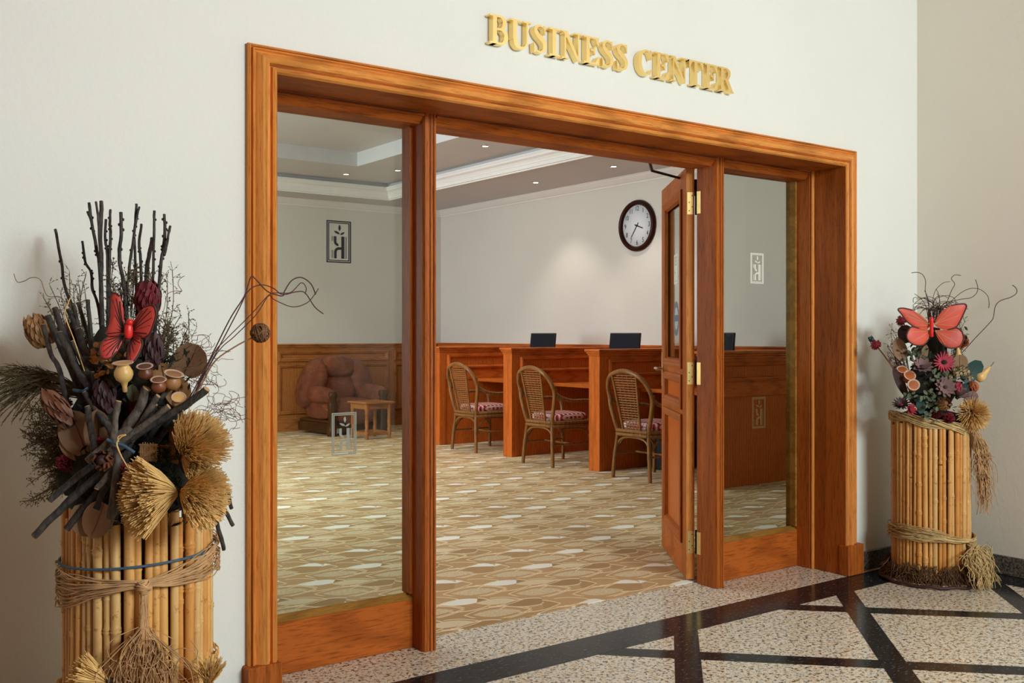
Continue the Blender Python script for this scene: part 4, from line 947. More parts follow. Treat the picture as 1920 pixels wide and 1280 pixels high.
for p, w_, d, l, mt in LCL:
    stick(p, w_, d, SL, lp, l or 'short cut stick tied over the left vase, %s by its cut end' % nth(tips.index(p[0][0]), len(tips)), GC if not l else None, mt, True, d1=d+.02)
for i, p in enumerate(([(434,953),(424,915),(405,885),(370,860)], [(437,985),(420,952),(408,920),(380,880)], [(420,1030),(412,1000),(402,962),(385,915)], [(411,975),(404,948),(390,905)])):
    stick(p, 9, -.02+.02*i, SL, lp, ('upper outer dark twig', 'longest outer dark twig', 'lowest dark twig', 'shortest inner dark twig')[i]+' hanging down right of the straw bow', 'dark twigs hanging right of the straw bow', 'bark', True, 'twig', .12, 'twig', -.06)
m = MB(); c = lp(214, 828, -.285); m.tube([c+lp(dx+214, dy+828, 0)-lp(214, 828, 0) for dx, dy in ((-12, -4), (0, 2), (16, 6), (34, 18))], .004, 6)
tag(m.build('blue_tie_cord', M['cordblue'], None, c), 'blue cord tying the crossing sticks on the left vase', 'cord')
c = lp(155, 728, -.155); m = MB(); m.tube([lp(138, 731, -.12), lp(150, 733, -.17), lp(163, 729, -.175), lp(176, 722, -.12)], .0045, 6); tag(m.build('blue_tie_cord', M['cordblue'], None, c), 'blue cord around the leaning branch bundle on the left', 'cord')
# butterfly
c = lp(240, 622, -.16); t = thing('butterfly_ornament', c, 'large red artificial butterfly above the pods of the left arrangement', 'butterfly')
wing_obj('forewing', [(234,622),(234,604),(236,580),(233,556),(226,550),(218,553),(214,568),(211,590),(207,610),(202,626),(210,632),(224,629)], lp, -.16, .03, t, c, 'redwing', 'wingdark')
wing_obj('forewing', [(246,622),(252,603),(264,587),(278,576),(291,572),(299,577),(300,591),(294,608),(286,626),(275,633),(262,633),(250,629)], lp, -.16, .03, t, c, 'redwing', 'wingdark')
wing_obj('hindwing', [(234,629),(222,631),(208,631),(200,640),(197,652),(199,664),(206,672),(217,670),(226,658),(231,643)], lp, -.158, .035, t, c, 'redwing', 'wingdark')
wing_obj('hindwing', [(246,630),(258,631),(270,636),(273,645),(270,657),(264,671),(256,682),(249,682),(245,668),(243,648)], lp, -.158, .035, t, c, 'redwing', 'wingdark')
m = MB(); m.blob(lp(241, 620, -.172)-c, (.0105, .0105, .021), 14, 10, .8); m.build('thorax', M['redbody'], t)
m = MB(); m.blob(lp(243, 604, -.175)-c, (.0095, .0095, .0085), 12, 8); m.build('head', M['redbody'], t)
m = MB(); m.lathe([(.008, 0), (.009, .006), (.007, .008), (.0085, .014), (.0065, .016), (.007, .022), (.002, .03)], 10, Matrix.Translation(lp(240, 634, -.168)-c) @ axis_m((lp(236, 652, -.16)-lp(240, 634, -.168)).normalized())); m.build('abdomen', M['wingdark'], t)
# pods
goblet(lp(230, 680, -.22), (0, 1, .22), 18*SL, 'gourd', 'cream gourd pod with flared mouth and long stem below the left butterfly')
goblet(lp(271, 686, -.20), (.05, 1, .42), 14.5*SL, 'gourdb', 'dark brown flared pod right of the cream gourd pod', tail=False)
goblet(lp(297, 711, -.21), (.1, 1, .45), 14*SL, 'gourdr', 'rust brown flared pod in the middle of the left arrangement', tail=False)
goblet(lp(326, 700, -.18), (.32, 1, .30), 17.5*SL, 'gourdt', 'tan flared pod tilted right beside the round tan leaf', tail=False)
goblet(lp(335, 744, -.20), (.25, .8, .7), 13*SL, 'gourd', 'small pale flared pod above the slanting dark stick', tail=False)
# protea heads and buds
bud(lp(279, 590, .04), (-.03, 1, .1), .088, .029, 6, 8, 'darkred', 'dark red protea head among the upright twigs', core='purple', open_=.5)
bud(lp(88, 650, .05), (-.38, 1, .25), .092, .029, 6, 8, 'tanbract', 'tan dried protea head at the far left', open_=.45, core='brownleaf')
bud(lp(132, 665, .03), (-.12, 1, .1), .088, .026, 5, 7, 'purple', 'dark red-brown protea head behind the leaning branches', open_=.2)
bud(lp(134, 800, -.17), (-.62, 1, .25), .115, .026, 5, 7, 'brownleaf', 'long closed brown bud leaning left over the vase', open_=.1)
bud(lp(200, 775, -.16), (-.03, 1, .2), .088, .027, 5, 7, 'purple', 'dark closed bud under the cream gourd pod', open_=.12)
bud(lp(287, 694, -.10), (.05, 1, .15), .10, .026, 5, 7, 'purple', 'dark purple bud right of the left butterfly', open_=.12)
bud(lp(199, 866, -.275), (-.05, .35, 1), .036, .023, 4, 7, 'brownleaf', 'small artichoke head on the tied bundle', name='artichoke', open_=.25, cat='artichoke')
for (x, y, w_, h_, d, l) in ((336, 812, 17, 24, -.2, 'largest brown egg-shaped pod above the straw fan'), (350, 799, 10, 14, -.17, 'small brown pod just behind the largest egg-shaped pod'), (364, 793, 11, 16, -.15, 'brown egg-shaped pod at the right above the straw fan')):
    c = lp(x, y, d); t = thing('brown_pod', c, l, 'pod'); m = MB(); m.blob((0, 0, 0), (w_*SL, w_*SL, h_*SL), 16, 12, 1, Matrix.Rotation(.3, 4, 'Y'), .12, x*.1); m.build('pod_body', M['gourdb'], t); MB().tube([(0, 0, -h_*SL*.8), (-.01, .0, -h_*SL*1.9)], .004, 6).build('stalk', M['bark'], t)
# large tan leaves
def bigleaf(px, py, d, ang, L, W, label, f=lp, mat='tanleaf', S=SL, tilt=(0, 0), curl=.15, pw=.55, name='dried_leaf', group=None):
    m = MB(); c = f(px, py, d); A = BAS @ Matrix.Rotation(math.radians(ang), 4, 'Z') @ Matrix.Rotation(tilt[0], 4, 'X') @ Matrix.Rotation(tilt[1], 4, 'Y')
    leafmesh(m, A, L*S, W*S, curl, .18, 10, pw, .0016); o = m.build(name, M[mat], None); o.location = c
    r_ = MB(); r_.tube([A @ Vector((0, L*S*q, curl*L*S*q*q+.0015)) for q in (0, .25, .5, .75, .95)], [.0016, .0014, .0012, .001, .0006], 5); r_.build('midrib', M['brownleaf'], o)
    return tag(o, label, 'leaf', group)
bigleaf(162, 850, -.15, 18, 82, 66, 'broad tan dried leaf left of the tied sticks')
bigleaf(185, 850, -.15, -4, 86, 46, 'narrow tan dried leaf just left of the upright grey stick', tilt=(.2, .3))
bigleaf(178, 850, -.14, 62, 66, 52, 'tan dried leaf lying lowest at the left, under the long brown bud')
bigleaf(345, 702, -.06, -28, 62, 62, 'round tan leaf at the right above the flared pods', pw=.45)
bigleaf(338, 760, -.13, 5, 52, 46, 'brown rounded leaf behind the small pale pod', pw=.45, mat='tanbract')
bigleaf(312, 725, -.10, 10, 44, 50, 'brown cupped leaf between the flared pods', pw=.45, mat='tanbract')
bigleaf(195, 942, -.225, 160, 66, 54, 'tan dried leaf hanging over the rim of the left vase', tilt=(-.2, .2))
bigleaf(150, 945, -.20, 190, 58, 44, 'darker tan leaf hanging at the left rim of the vase', tilt=(-.2, -.3))
bigleaf(250, 752, -.17, -8, 34, 22, 'dark green veined leaf under the cream gourd pod', mat='sage', tilt=(.3, 0))
bigleaf(212, 758, -.15, 8, 50, 20, 'slim dark green leaf left of the cream gourd pod', mat='sage', tilt=(.2, .2))
# golden petals cluster
c = lp(197, 672, -.13); t = thing('golden_flower', c, 'golden dried flower cluster left of the cream gourd pod', 'flower'); lm = MB(); leafmesh(lm, Matrix(), .019, .013, .35, .4, 4); me = mesh_of(lm, 'petal', M['goldleaf'])
for k in range(46):
    v = Vector((rn.gauss(0, 13)*SL, rn.gauss(-3, 17)*SL, rn.uniform(-.01, .03))); inst(me, 'petal', t, Matrix.Translation(BAS @ v) @ BAS @ Matrix.Rotation(rn.uniform(0, 6), 4, 'Z') @ Matrix.Rotation(rn.uniform(-.6, .9), 4, 'X'))
# wine red tufts
def tuft(c, L, R0, d, mat, label, n=160, seed=1, name='cockscomb'):
    g = random.Random(seed); m = MB(); A = axis_m((BAS @ Vector(d)).normalized())
    for k in range(n):
        h = g.uniform(0, L); a = g.uniform(0, 6.3); r0 = R0*math.sin(PI*(.12+.8*h/L)); p = A @ Vector((0, 0, h)); e = A @ Vector((r0*math.cos(a), r0*math.sin(a), h+R0*.5)); md = p.lerp(e, .6)+Vector((g.uniform(-1, 1), g.uniform(-1, 1), g.uniform(-1, 1)))*R0*.15
        m.tube([p, md, e], [R0*.11, R0*.1, R0*.05], 4, False)
    o = m.build(name, M[mat], None); o.location = c; return tag(o, label, 'flower')
tuft(lp(128, 790, -.10), .07, .02, (-.1, 1, .2), 'wine', 'wine red tuft beside the long brown bud', seed=2); tuft(lp(200, 862, -.19), .05, .022, (-.2, 1, .3), 'wine', 'wine red tuft between the tan leaves and tied sticks', seed=3)
tuft(lp(236, 915, -.215), .055, .02, (-.1, 1, .2), 'wine', 'dark wine tuft left of the straw bow', seed=4); tuft(lp(140, 882, -.13), .045, .022, (-.5, .6, .4), 'wine', 'dark wine tuft above the low foliage at the left', seed=5)
tuft(lp(258, 785, -.14), .05, .018, (0, 1, .3), 'wine', 'wine red tuft under the veined green leaf', seed=6)
# straw fans
def fan(mb, tie, ax, L, half, n, seed, f0=.0, rad=.0015, flat=.6):
    g = random.Random(seed); ax = (BAS @ Vector(ax)).normalized(); A = axis_m(ax); up = A.inverted() @ UV
    for k in range(n):
        a = g.uniform(0, 2*PI); q = half*math.sqrt(g.random()); dr = A @ Vector((math.sin(q)*math.cos(a), math.sin(q)*math.sin(a), math.cos(q))); l_ = L*g.uniform(.86, 1.04)
        j = Vector((g.uniform(-1, 1), g.uniform(-1, 1), g.uniform(-1, 1)))*L*.035
        mb.tube([dr*L*.02, dr*l_*.5+j, dr*l_-UV*L*.04+j*.5], [rad*.9, rad, rad*.8], 3, False)
def straw(tie, fans, label, seed, n=260, mat='raffia', rad=.0015):
    t = thing('straw_bundle', tie, label, 'straw')
    for k, (ax, L, half) in enumerate(fans):
        m = MB(); fan(m, tie, ax, L, half, n, seed+k, 0, rad); stuff(m.build('straw_fan', M[mat], t))
    m = MB(); m.blob((0, 0, 0), (.012, .012, .016), 10, 8); m.tube(bez([BAS @ Vector(p) for p in ((-.01, .016, .012), (.01, 0, .017), (0, -.018, .012), (.012, -.045, .01))], 4), .003, 6); m.build('tie_string', M['bark'], t)
    return t
straw(lp(337, 922, -.235), [((-1, -.02, .8), 98*SL, .80), ((1, -.08, .45), 84*SL, .74)], 'large straw bow across the front of the left vase', 30, 1000, 'raffia', .0017)
straw(lp(340, 852, -.20), [((.72, .52, .5), 90*SL, .70), ((.7, -.3, .5), 60*SL, .45)], 'straw fan pointing up right above the straw bow', 40, 850, 'raffia', .0017)
straw(lp(208, 1282, -.23), [((-.75, .45, .35), 72*SL, .55)], 'low straw fan at the foot of the left vase', 50, 300)
straw(lp(392, 1285, -.13), [((.1, .6, .3), 60*SL, .5)], 'small straw tuft at the lower right of the left vase', 55, 160)
# burlap scraps and fir sprig
for (x, y, a, l) in ((279, 848, 0, 'square burlap scrap above the straw bow'), (318, 850, 1, 'burlap scrap behind the fir sprig')):
    m = MB(); c = lp(x, y, -.225+.03*a)
    for k in range(15):
        q = (k-7)*2.0*SL; z = .003*math.sin(k)
        m.tube([BAS @ Vector((q+rn.uniform(-.001, .001), -15*SL+rn.uniform(-.004, .002), z)), BAS @ Vector((q, 0, .004)), BAS @ Vector((q+rn.uniform(-.002, .002), 15*SL+rn.uniform(-.002, .004), z))], .0011, 4, False)
        m.tube([BAS @ Vector((-15*SL+rn.uniform(-.004, .002), q, z)), BAS @ Vector((0, q, .0045)), BAS @ Vector((15*SL+rn.uniform(-.002, .004), q, z))], .0011, 4, False)
    o = m.build('burlap_scrap', M['burlap'], None); o.location = c; stuff(o); tag(o, l, 'burlap')
def sprig(c, pts, mat, label, needle, n, rad, seed, name='fir_sprig', cat='foliage', group=None, kind=None, f=lp):
    g = random.Random(seed); m = MB(); P = bez([Vector(p)-c for p in pts], 8); m.tube(P, rad, 5)
    nd = MB()
    for k in range(n):
        i = g.randrange(1, len(P)); p = P[i]; tdir = (P[i]-P[i-1]).normalized(); v = Vector((g.gauss(0, 1), g.gauss(0, 1), g.gauss(0, 1))); v = (v-tdir*v.dot(tdir)).normalized()
        e = p+(v*.85+tdir*.55).normalized()*needle*g.uniform(.6, 1.1); nd.tube([p, e], [rad*.5, rad*.25], 3, False)
    o = m.build(name, M['bark'], None); o.location = c; stuff(nd.build('needles', M[mat], o)); return tag(o, label, cat, group)
sprig(lp(300, 905, -.21), [lp(310, 920, -.215), lp(298, 870, -.225), lp(285, 835, -.2)], 'fir', 'dark green fir sprig above the straw bow', .022, 420, .002, 3)
sprig(lp(300, 765, -.17), [lp(340, 768, -.17), lp(300, 758, -.18), (lp(268, 752, -.17))], 'fir', 'dark green fir sprig under the small flared pods', .016, 260, .002, 4)
sprig(lp(330, 905, -.2), [lp(338, 915, -.215), lp(318, 880, -.225), lp(312, 845, -.2)], 'fir', 'second dark green fir sprig behind the straw bow tie', .02, 260, .002, 5)
# uncountable foliage
def spray(m, base, tip, n, size, g, bend=.2, lf=True):
    base, tip = Vector(base), Vector(tip); ax = tip-base; L = ax.length; off = Vector((g.uniform(-1, 1), g.uniform(-1, 1), g.uniform(-.5, 1)))*L*bend
    P = bez([base, base.lerp(tip, .5)+off*.5, tip], 6); m.tube(P, [.0013]*(len(P)-1)+[.0005], 3, False)
    for k in range(n):
        i = g.randrange(2, len(P)); p = P[i]; v = (Vector((g.gauss(0, 1), g.gauss(0, 1), g.gauss(0, 1)))+ax.normalized()*.8).normalized()
        q = p+v*size*g.uniform(.6, 2.2); m.tube([p, q], [.0006, .0004], 3, False)
        for e in range(3):
            f_ = .45+.27*e; r_ = p.lerp(q, f_); s_ = Vector((g.gauss(0, 1), g.gauss(0, 1), g.gauss(0, 1))).normalized()*size*.35; m.add([r_, r_+s_*.5+v*size*.15, r_+s_+v*size*.45, r_-s_*.1+v*size*.5], [(0, 1, 2, 3)])
g = random.Random(8); m = MB()
for k in range(44):
    x0 = g.uniform(190, 300); spray(m, lp(x0, 690, .03), lp(x0+g.uniform(-25, 40), g.uniform(490, 600), g.uniform(.02, .12)), 26, .013, g)
for k in range(22):
    x0 = g.uniform(285, 330); spray(m, lp(x0, 690, .0), lp(x0+g.uniform(0, 50), g.uniform(580, 680), g.uniform(-.05, .08)), 24, .012, g)
for k in range(16):
    x0 = g.uniform(120, 180); spray(m, lp(x0, 660, .05), lp(x0+g.uniform(-50, 10), g.uniform(500, 620), g.uniform(.02, .12)), 16, .011, g)
c = lp(250, 650, .03)
o = stuff(m.build('dried_filler_foliage', M['olive'], None, c)); tag(o, 'fine olive dried foliage between the upright twigs on the left', 'foliage')
m = MB()
for k in range(70):
    y0 = g.uniform(790, 900); spray(m, lp(150, y0, -.08), lp(g.uniform(48, 105), y0+g.uniform(-70, 35)+10, g.uniform(-.12, .06)), 30, .011, g, .15)
for k in range(14): spray(m, lp(130, 870, -.08), lp(g.uniform(75, 120), g.uniform(880, 925), g.uniform(-.12, .0)), 18, .010, g, .15)
o = stuff(m.build('low_dark_foliage', M['olive'], None, lp(110, 850, -.05))); tag(o, 'bushy dark olive foliage spreading low at the left', 'foliage')
m = MB()
for k in range(95):
    y0 = g.uniform(735, 752); ye = g.uniform(695, 790); xe = g.uniform(-60, 45); P = bez([lp(165, y0, -.06), lp(105, 720+g.uniform(-22, 20), -.02+g.uniform(-.04, .04)), lp((105+xe)/2, (705+ye)/2-8+g.uniform(-10, 10), g.uniform(-.06, .06)), lp(xe, ye, g.uniform(-.06, .08))], 6)
    m.tube(P, [.0011]*(len(P)-1)+[.0004], 3, False)
    for i in range(7, len(P)):
        for q in range(2): m.tube([P[i], P[i]+(P[i]-P[i-1])*g.uniform(.6, 1.4)+UV*g.uniform(-.008, .008)], [.0008, .0004], 3, False)
o = stuff(m.build('feathery_grass_plume', M['olive'], None, lp(90, 735, 0))); tag(o, 'feathery dark grass plume reaching off the left edge', 'grass')
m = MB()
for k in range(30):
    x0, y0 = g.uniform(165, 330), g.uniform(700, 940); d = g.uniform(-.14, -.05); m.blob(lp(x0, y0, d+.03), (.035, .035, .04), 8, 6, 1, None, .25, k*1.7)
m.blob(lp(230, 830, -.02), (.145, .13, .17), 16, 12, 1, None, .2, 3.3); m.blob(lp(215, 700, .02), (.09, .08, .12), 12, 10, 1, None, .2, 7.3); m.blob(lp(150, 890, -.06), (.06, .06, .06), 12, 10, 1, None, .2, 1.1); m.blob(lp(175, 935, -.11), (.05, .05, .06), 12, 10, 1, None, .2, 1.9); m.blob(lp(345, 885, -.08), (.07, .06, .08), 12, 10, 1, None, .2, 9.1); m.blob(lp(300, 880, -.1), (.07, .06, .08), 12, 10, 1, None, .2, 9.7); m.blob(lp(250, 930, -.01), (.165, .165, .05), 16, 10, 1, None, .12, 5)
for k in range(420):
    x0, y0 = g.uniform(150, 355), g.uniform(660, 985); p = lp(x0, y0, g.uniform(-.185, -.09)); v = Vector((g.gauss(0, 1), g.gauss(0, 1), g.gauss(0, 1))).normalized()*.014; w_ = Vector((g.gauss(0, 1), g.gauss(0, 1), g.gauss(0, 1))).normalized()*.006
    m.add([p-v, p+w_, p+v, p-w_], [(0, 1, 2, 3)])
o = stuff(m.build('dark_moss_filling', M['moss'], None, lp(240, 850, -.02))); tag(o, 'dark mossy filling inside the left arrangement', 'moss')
# wires, rattan ball, curls
def wire(pts, d, w_, label, mat='wire', f=lp, S=SL, group=None, d1=None, name='tendril'):
    d1 = d if d1 is None else d1; n = len(pts); P = bez([f(x, y, lerp(d, d1, i/(n-1))) for i, (x, y) in enumerate(pts)], 6)
    o = MB().tube(P, w_*S/2, 5, False).build(name, M[mat], None, P[0]); return tag(o, label, 'tendril', group)
wire([(345,765),(385,690),(430,600),(458,555),(470,520),(478,522),(500,545),(520,553),(531,554),(534,545),(547,526),(565,520),(583,532),(592,552)], -.16, 2.4, 'dark red tendril peaking at the door casing and curling over the glass', d1=.05)
wire([(345,770),(395,680),(445,585),(466,545),(490,534),(512,540),(530,552),(555,547),(572,549),(590,575),(606,588)], -.15, 2.2, 'dark red tendril ending in a long droop over the glass', d1=.06)
wire([(350,765),(400,665),(420,640),(470,590),(504,553),(520,549),(545,548),(565,530),(574,540),(572,551)], -.14, 1.8, 'thin tendril with a tight curl over the glass', d1=.05)
wire([(352,765),(405,665),(440,630),(480,590),(503,555),(515,562),(548,575),(575,568),(590,552),(597,541)], -.13, 1.8, 'thin tendril looping low over the glass and up again', d1=.05)
wire([(340,775),(375,725),(402,678),(440,650),(478,630)], -.16, 3.0, 'tan stem that carries the small wicker ball', 'wiretan', d1=.0, name='stem')
c = lp(488, 624, .0); m = MB(); g = random.Random(4)
for k in range(34):
    A = Matrix.Rotation(g.uniform(0, 6), 4, 'X') @ Matrix.Rotation(g.uniform(0, 6), 4, 'Y'); r0 = 18.5*SL*g.uniform(.86, 1.02); m.tube([A @ Vector((r0*math.cos(2*PI*i/18), r0*math.sin(2*PI*i/18), 0)) for i in range(19)], .0011, 4, False)
m.blob((0, 0, 0), (12*SL,)*3, 10, 8); o = m.build('wicker_ball', M['wiretan'], None); o.location = c; stuff(o); tag(o, 'small brown wicker ball hanging before the left door casing', 'ball')
wire([(160,640),(125,600),(122,570),(112,556),(88,554),(76,525),(60,520),(45,527),(32,528),(26,513)], .0, 1.4, 'single thin curl reaching toward the left wall', 'wiretan', d1=.12)
wire([(300,600),(308,578),(314,552),(330,545),(341,546),(334,533),(337,523),(346,517)], .0, 1.2, 'fine curl right of the upright twigs', 'wiretan')
wire([(160,700),(140,640),(122,590),(127,570),(132,558)], -.15, 2.0, 'pale string hanging over the leaning branches', 'raffia', name='string'); wire([(222,828),(222,818),(236,815),(226,820),(219,832),(228,856),(243,881)], -.3, 2.4, 'pale looped string hanging from the tied bundle', 'raffia', name='string')
m = MB(); g = random.Random(12)
for k in range(70):
    up_ = k < 42
    x0, y0 = (g.uniform(330, 385), g.uniform(650, 720)) if up_ else (g.uniform(380, 420), g.uniform(755, 800)); n = g.randrange(5, 9); a = g.uniform(-.9, .9); P = [(x0, y0)]; 
    for i in range(n): a += g.uniform(-1.2, 1.3); P.append((P[-1][0]+g.uniform(6, 14)*math.cos(a), P[-1][1]-g.uniform(5, 12)*math.sin(a)))
    P = [(min(x, 470), y) for x, y in P]; d = g.uniform(-.12, .04); m.tube(bez([lp(x, y, d+g.uniform(-.02, .02)) for x, y in P], 4), .0008, 3, False)
o = stuff(m.build('curly_tendrils', M['wiretan'], None, lp(400, 730, 0))); tag(o, 'tangle of fine curly tan tendrils right of the left arrangement', 'tendrils')

# ================= RIGHT ARRANGEMENT
q4 = lambda L: [(1600+x/4, 500+y/4) for x, y in L]
c = rp(1747, 610, -.15); t = thing('butterfly_ornament', c, 'red artificial butterfly topping the corner arrangement at the right', 'butterfly')
wing_obj('forewing', q4([(575,438),(545,400),(490,355),(430,325),(370,312),(330,312),(318,325),(345,355),(385,405),(430,440),(480,465),(520,476),(555,468)]), rp, -.15, .03, t, c, 'orangewing', 'wingdark', vmat='goldvein')
wing_obj('forewing', q4([(608,430),(625,380),(665,325),(720,290),(775,280),(815,280),(828,300),(810,350),(790,400),(765,445),(730,468),(680,474),(635,460)]), rp, -.15, .03, t, c, 'orangewing', 'wingdark', vmat='goldvein')
wing_obj('hindwing', q4([(578,478),(540,472),(480,462),(420,450),(388,490),(380,530),(410,570),(460,588),(515,584),(550,550),(575,510)]), rp, -.145, .035, t, c, 'orangewing', 'wingdark', vmat='goldvein')
wing_obj('hindwing', q4([(610,478),(650,474),(700,472),(760,458),(795,490),(803,540),(780,590),(730,610),(680,600),(640,565),(622,520)]), rp, -.145, .035, t, c, 'orangewing', 'wingdark', vmat='goldvein')
m = MB(); m.lathe([(.002, 0), (.009, .004), (.0075, .02), (.010, .03), (.008, .045), (.011, .055), (.0095, .075), (.012, .085), (.009, .097), (.002, .1)], 12, Matrix.Translation(rp(1747, 632, -.165)-c) @ axis_m((rp(1746, 590, -.165)-rp(1747, 632, -.165)).normalized())); m.build('body', M['redbody'], t)
pompon(rp(1642, 646, -.02), 10.5*SR, 'wine', 'red ball flower on a long stem, farthest left in the corner arrangement', stem=[rp(1645, 650, -.02), rp(1664, 675, -.05), rp(1682, 705, -.08), rp(1705, 770, -.05)])
pompon(rp(1690, 601, 0), 10.5*SR, 'wine', 'red ball flower behind the wing of the right butterfly', stem=[rp(1691, 605, 0), rp(1697, 650, -.02), rp(1710, 740, -.05)])
bud(rp(1636, 641, .03), (-.5, 1, 0), .032, .013, 3, 6, 'teal', 'tiny dark green bud behind the farthest red ball flower', open_=.1, core='teal')
flower(rp(1769, 679, -.16), (.02, .15, 1), 20*SR, 18, 'pink', 'moss', 'raspberry pink spiky flower with dark centre under the right butterfly', rows=2, wid=.16, crad=.30, lift=.12)
flower(rp(1728, 688, -.15), (-.1, .75, .8), 20*SR, 11, 'mauve', 'purple', 'mauve grey daisy left of the raspberry flower', wid=.42)
flower(rp(1771, 726, -.17), (0, .25, 1), 20*SR, 12, 'mauve', 'purple', 'brown mauve daisy in the middle below the raspberry flower', wid=.38, lift=.2)
flower(rp(1794, 741, -.15), (.2, .7, .7), 21*SR, 10, 'mauve', 'purple', 'mauve daisy at the right above the straw pompon', wid=.42, lift=.5)
flower(rp(1690, 760, -.17), (-.3, .8, .7), 17*SR, 16, 'purple', 'wine', 'dark purple spiky flower at the left rim of the corner vase', wid=.18, lift=.3)
flower(rp(1706, 768, -.18), (.3, .2, .9), 13*SR, 14, 'pink', 'wine', 'small pink spiky flower at the rim of the corner vase', wid=.18, lift=.4)
goblet(rp(1692, 692, -.13), (-.1, .85, .65), 10.5*SR, 'gourdo', 'orange flared pod, uppermost of three in the corner arrangement', tail=False)
goblet(rp(1706, 703, -.16), (-.05, .6, .9), 11*SR, 'gourdo', 'orange flared pod, middle of three in the corner arrangement', tail=False)
goblet(rp(1713, 721, -.19), (-.25, .35, 1), 11*SR, 'gourdo', 'orange flared pod with open dark mouth, lowest of three', tail=False)
for (x, y, a, l, s_) in ((1838, 706, -.75, 'cream pear-shaped gourd sticking out right of the corner arrangement', 10), (1797, 670, .1, 'small cream gourd beside the wing of the right butterfly', 8)):
    cc = rp(x, y, -.1); t = thing('small_gourd', cc, l, 'gourd'); A = axis_m((BAS @ Vector((-math.sin(a), math.cos(a), .1))).normalized())
    MB().lathe([(p_*s_*SR, q_*s_*SR) for p_, q_ in ((.0005, -1), (.6, -.85), (.95, -.35), (1, .0), (.8, .6), (.55, 1.1), (.5, 1.5), (.32, 2.1), (.16, 2.5), (.0005, 2.6))], 16, A).build('gourd_body', M['gourd'], t)
    MB().tube(bez([A @ Vector((0, 0, 2.5*s_*SR)), A @ Vector((.004, 0, 3.1*s_*SR)), A @ Vector((.0, .004, 3.6*s_*SR))], 3), .0018, 5).build('stalk', M['wiretan'], t)
bl = lambda *a, **k: bigleaf(*a, f=rp, S=SR, **k)
bl(1694, 675, -.10, 22, 44, 26, 'tan dry leaf standing left under the right butterfly'); bl(1728, 680, -.12, -12, 34, 14, 'narrow tan leaf between the daisies')
bl(1806, 715, -.10, -38, 48, 30, 'dark teal leaf at the right beside the cream gourd', mat='teal', pw=.4); bl(1800, 695, -.13, 5, 30, 28, 'pale brown rounded leaf above the cream buds', pw=.4); bl(1804, 744, -.12, -8, 26, 20, 'dark teal leaf behind the lower daisies', mat='teal', pw=.45)
bl(1815, 768, -.13, -12, 36, 26, 'pale mauve leaf behind the straw pompon', mat='mauve', pw=.45); bl(1705, 640, -.03, 30, 34, 30, 'dark brown leaf behind the left wing of the right butterfly', mat='purple', pw=.45); bl(1700, 742, -.12, 28, 60, 16, 'long dark leaf left of the three orange pods', mat='purple')
bl(1728, 775, -.17, 10, 34, 16, 'dark green leaf hanging near the rim of the corner vase', mat='teal'); bl(1760, 640, -.10, 5, 26, 10, 'slim dark leaf below the body of the right butterfly', mat='purple')
for (x, y, r0, wh) in ((1793, 699, 9, 'large, left of the pair'), (1807, 695, 9, 'large, right of the pair'), (1800, 689, 7, 'topmost'), (1816, 706, 7, 'rightmost and lowest'), (1780, 704, 5, 'small, leftmost'), (1788, 690, 5, 'small, upper left')):
    bud(rp(x, y+5, -.15), (.1, .7, .7), r0*1.6*SR, r0*.8*SR, 3, 6, 'cream', 'cream dried rosebud beside the cream gourd, '+wh, name='rosebud', group='cream rosebuds in the corner arrangement', core='sage', open_=.2)
bud(rp(1790, 735, -.15), (.3, 1, .4), .055, .02, 4, 6, 'pink', 'pink brown tulip-shaped pod above the right daisy', name='dried_tulip', open_=.1, core='mauve')
bud(rp(1768, 762, -.19), (-.1, .5, .8), .05, .03, 4, 8, 'tanbract', 'brown pine-like cone above the vase rim', name='pine_cone', cat='cone', open_=.3, core='brownleaf')
cc = rp(1824, 725, -.12); t = thing('rust_seed_ball', cc, 'rust brown woven seed ball below the cream gourd', 'seed ball'); m = MB(); g = random.Random(6)
for k in range(22):
    A = Matrix.Rotation(g.uniform(0, 6), 4, 'X') @ Matrix.Rotation(g.uniform(0, 6), 4, 'Y'); r0 = 10*SR; m.tube([A @ Vector((r0*math.cos(2*PI*i/14), r0*math.sin(2*PI*i/14), 0)) for i in range(15)], .002, 4, False)
m.blob((0, 0, 0), (8*SR,)*3, 10, 8); stuff(m.build('woven_shell', M['gourdo'], t)); MB().tube([(0, 0, -.02), (-.03, .0, -.09)], .003, 6).build('stalk', M['wiretan'], t)
tuft(rp(1752, 788, -.16), .05, .03, (0, 1, .4), 'darkred', 'dark red dried tuft at the vase rim', 220, 8); tuft(rp(1775, 795, -.18), .05, .03, (.1, .9, .5), 'wine', 'wine red dried tuft beside the straw pompon', 220, 9); tuft(rp(1800, 655, -.05), .06, .03, (.3, 1, .2), 'gourdo', 'rusty brush tuft under the right wing of the butterfly', 180, 10)
# foliage mass
m = MB(); g = random.Random(15)
def clump(x, y, d, r0, n, s_):
    for k in range(n):
        p = rp(x+g.gauss(0, r0), y+g.gauss(0, r0), d+g.uniform(-.03, .03)); A = BAS @ Matrix.Rotation(g.uniform(0, 6), 4, 'Z') @ Matrix.Rotation(g.uniform(-.5, .9), 4, 'X'); leafmesh(m, Matrix.Translation(p) @ A, s_*g.uniform(.7, 1.2), s_*.62, .3, .3, 4, .6, .0008)
for a in ((1715, 667, -.12, 9, 26, .026), (1738, 750, -.17, 11, 34, .026), (1745, 770, -.19, 8, 18, .026), (1757, 705, -.14, 11, 20, .024), (1700, 745, -.14, 7, 16, .022), (1790, 700, -.12, 13, 24, .024), (1760, 740, -.13, 16, 24, .026)): clump(*a)
for k in range(18):
    spray(m, rp(g.uniform(1780, 1800), 690, -.02), rp(g.uniform(1795, 1812), g.uniform(600, 660), g.uniform(-.05, .05)), 12, .016, g)
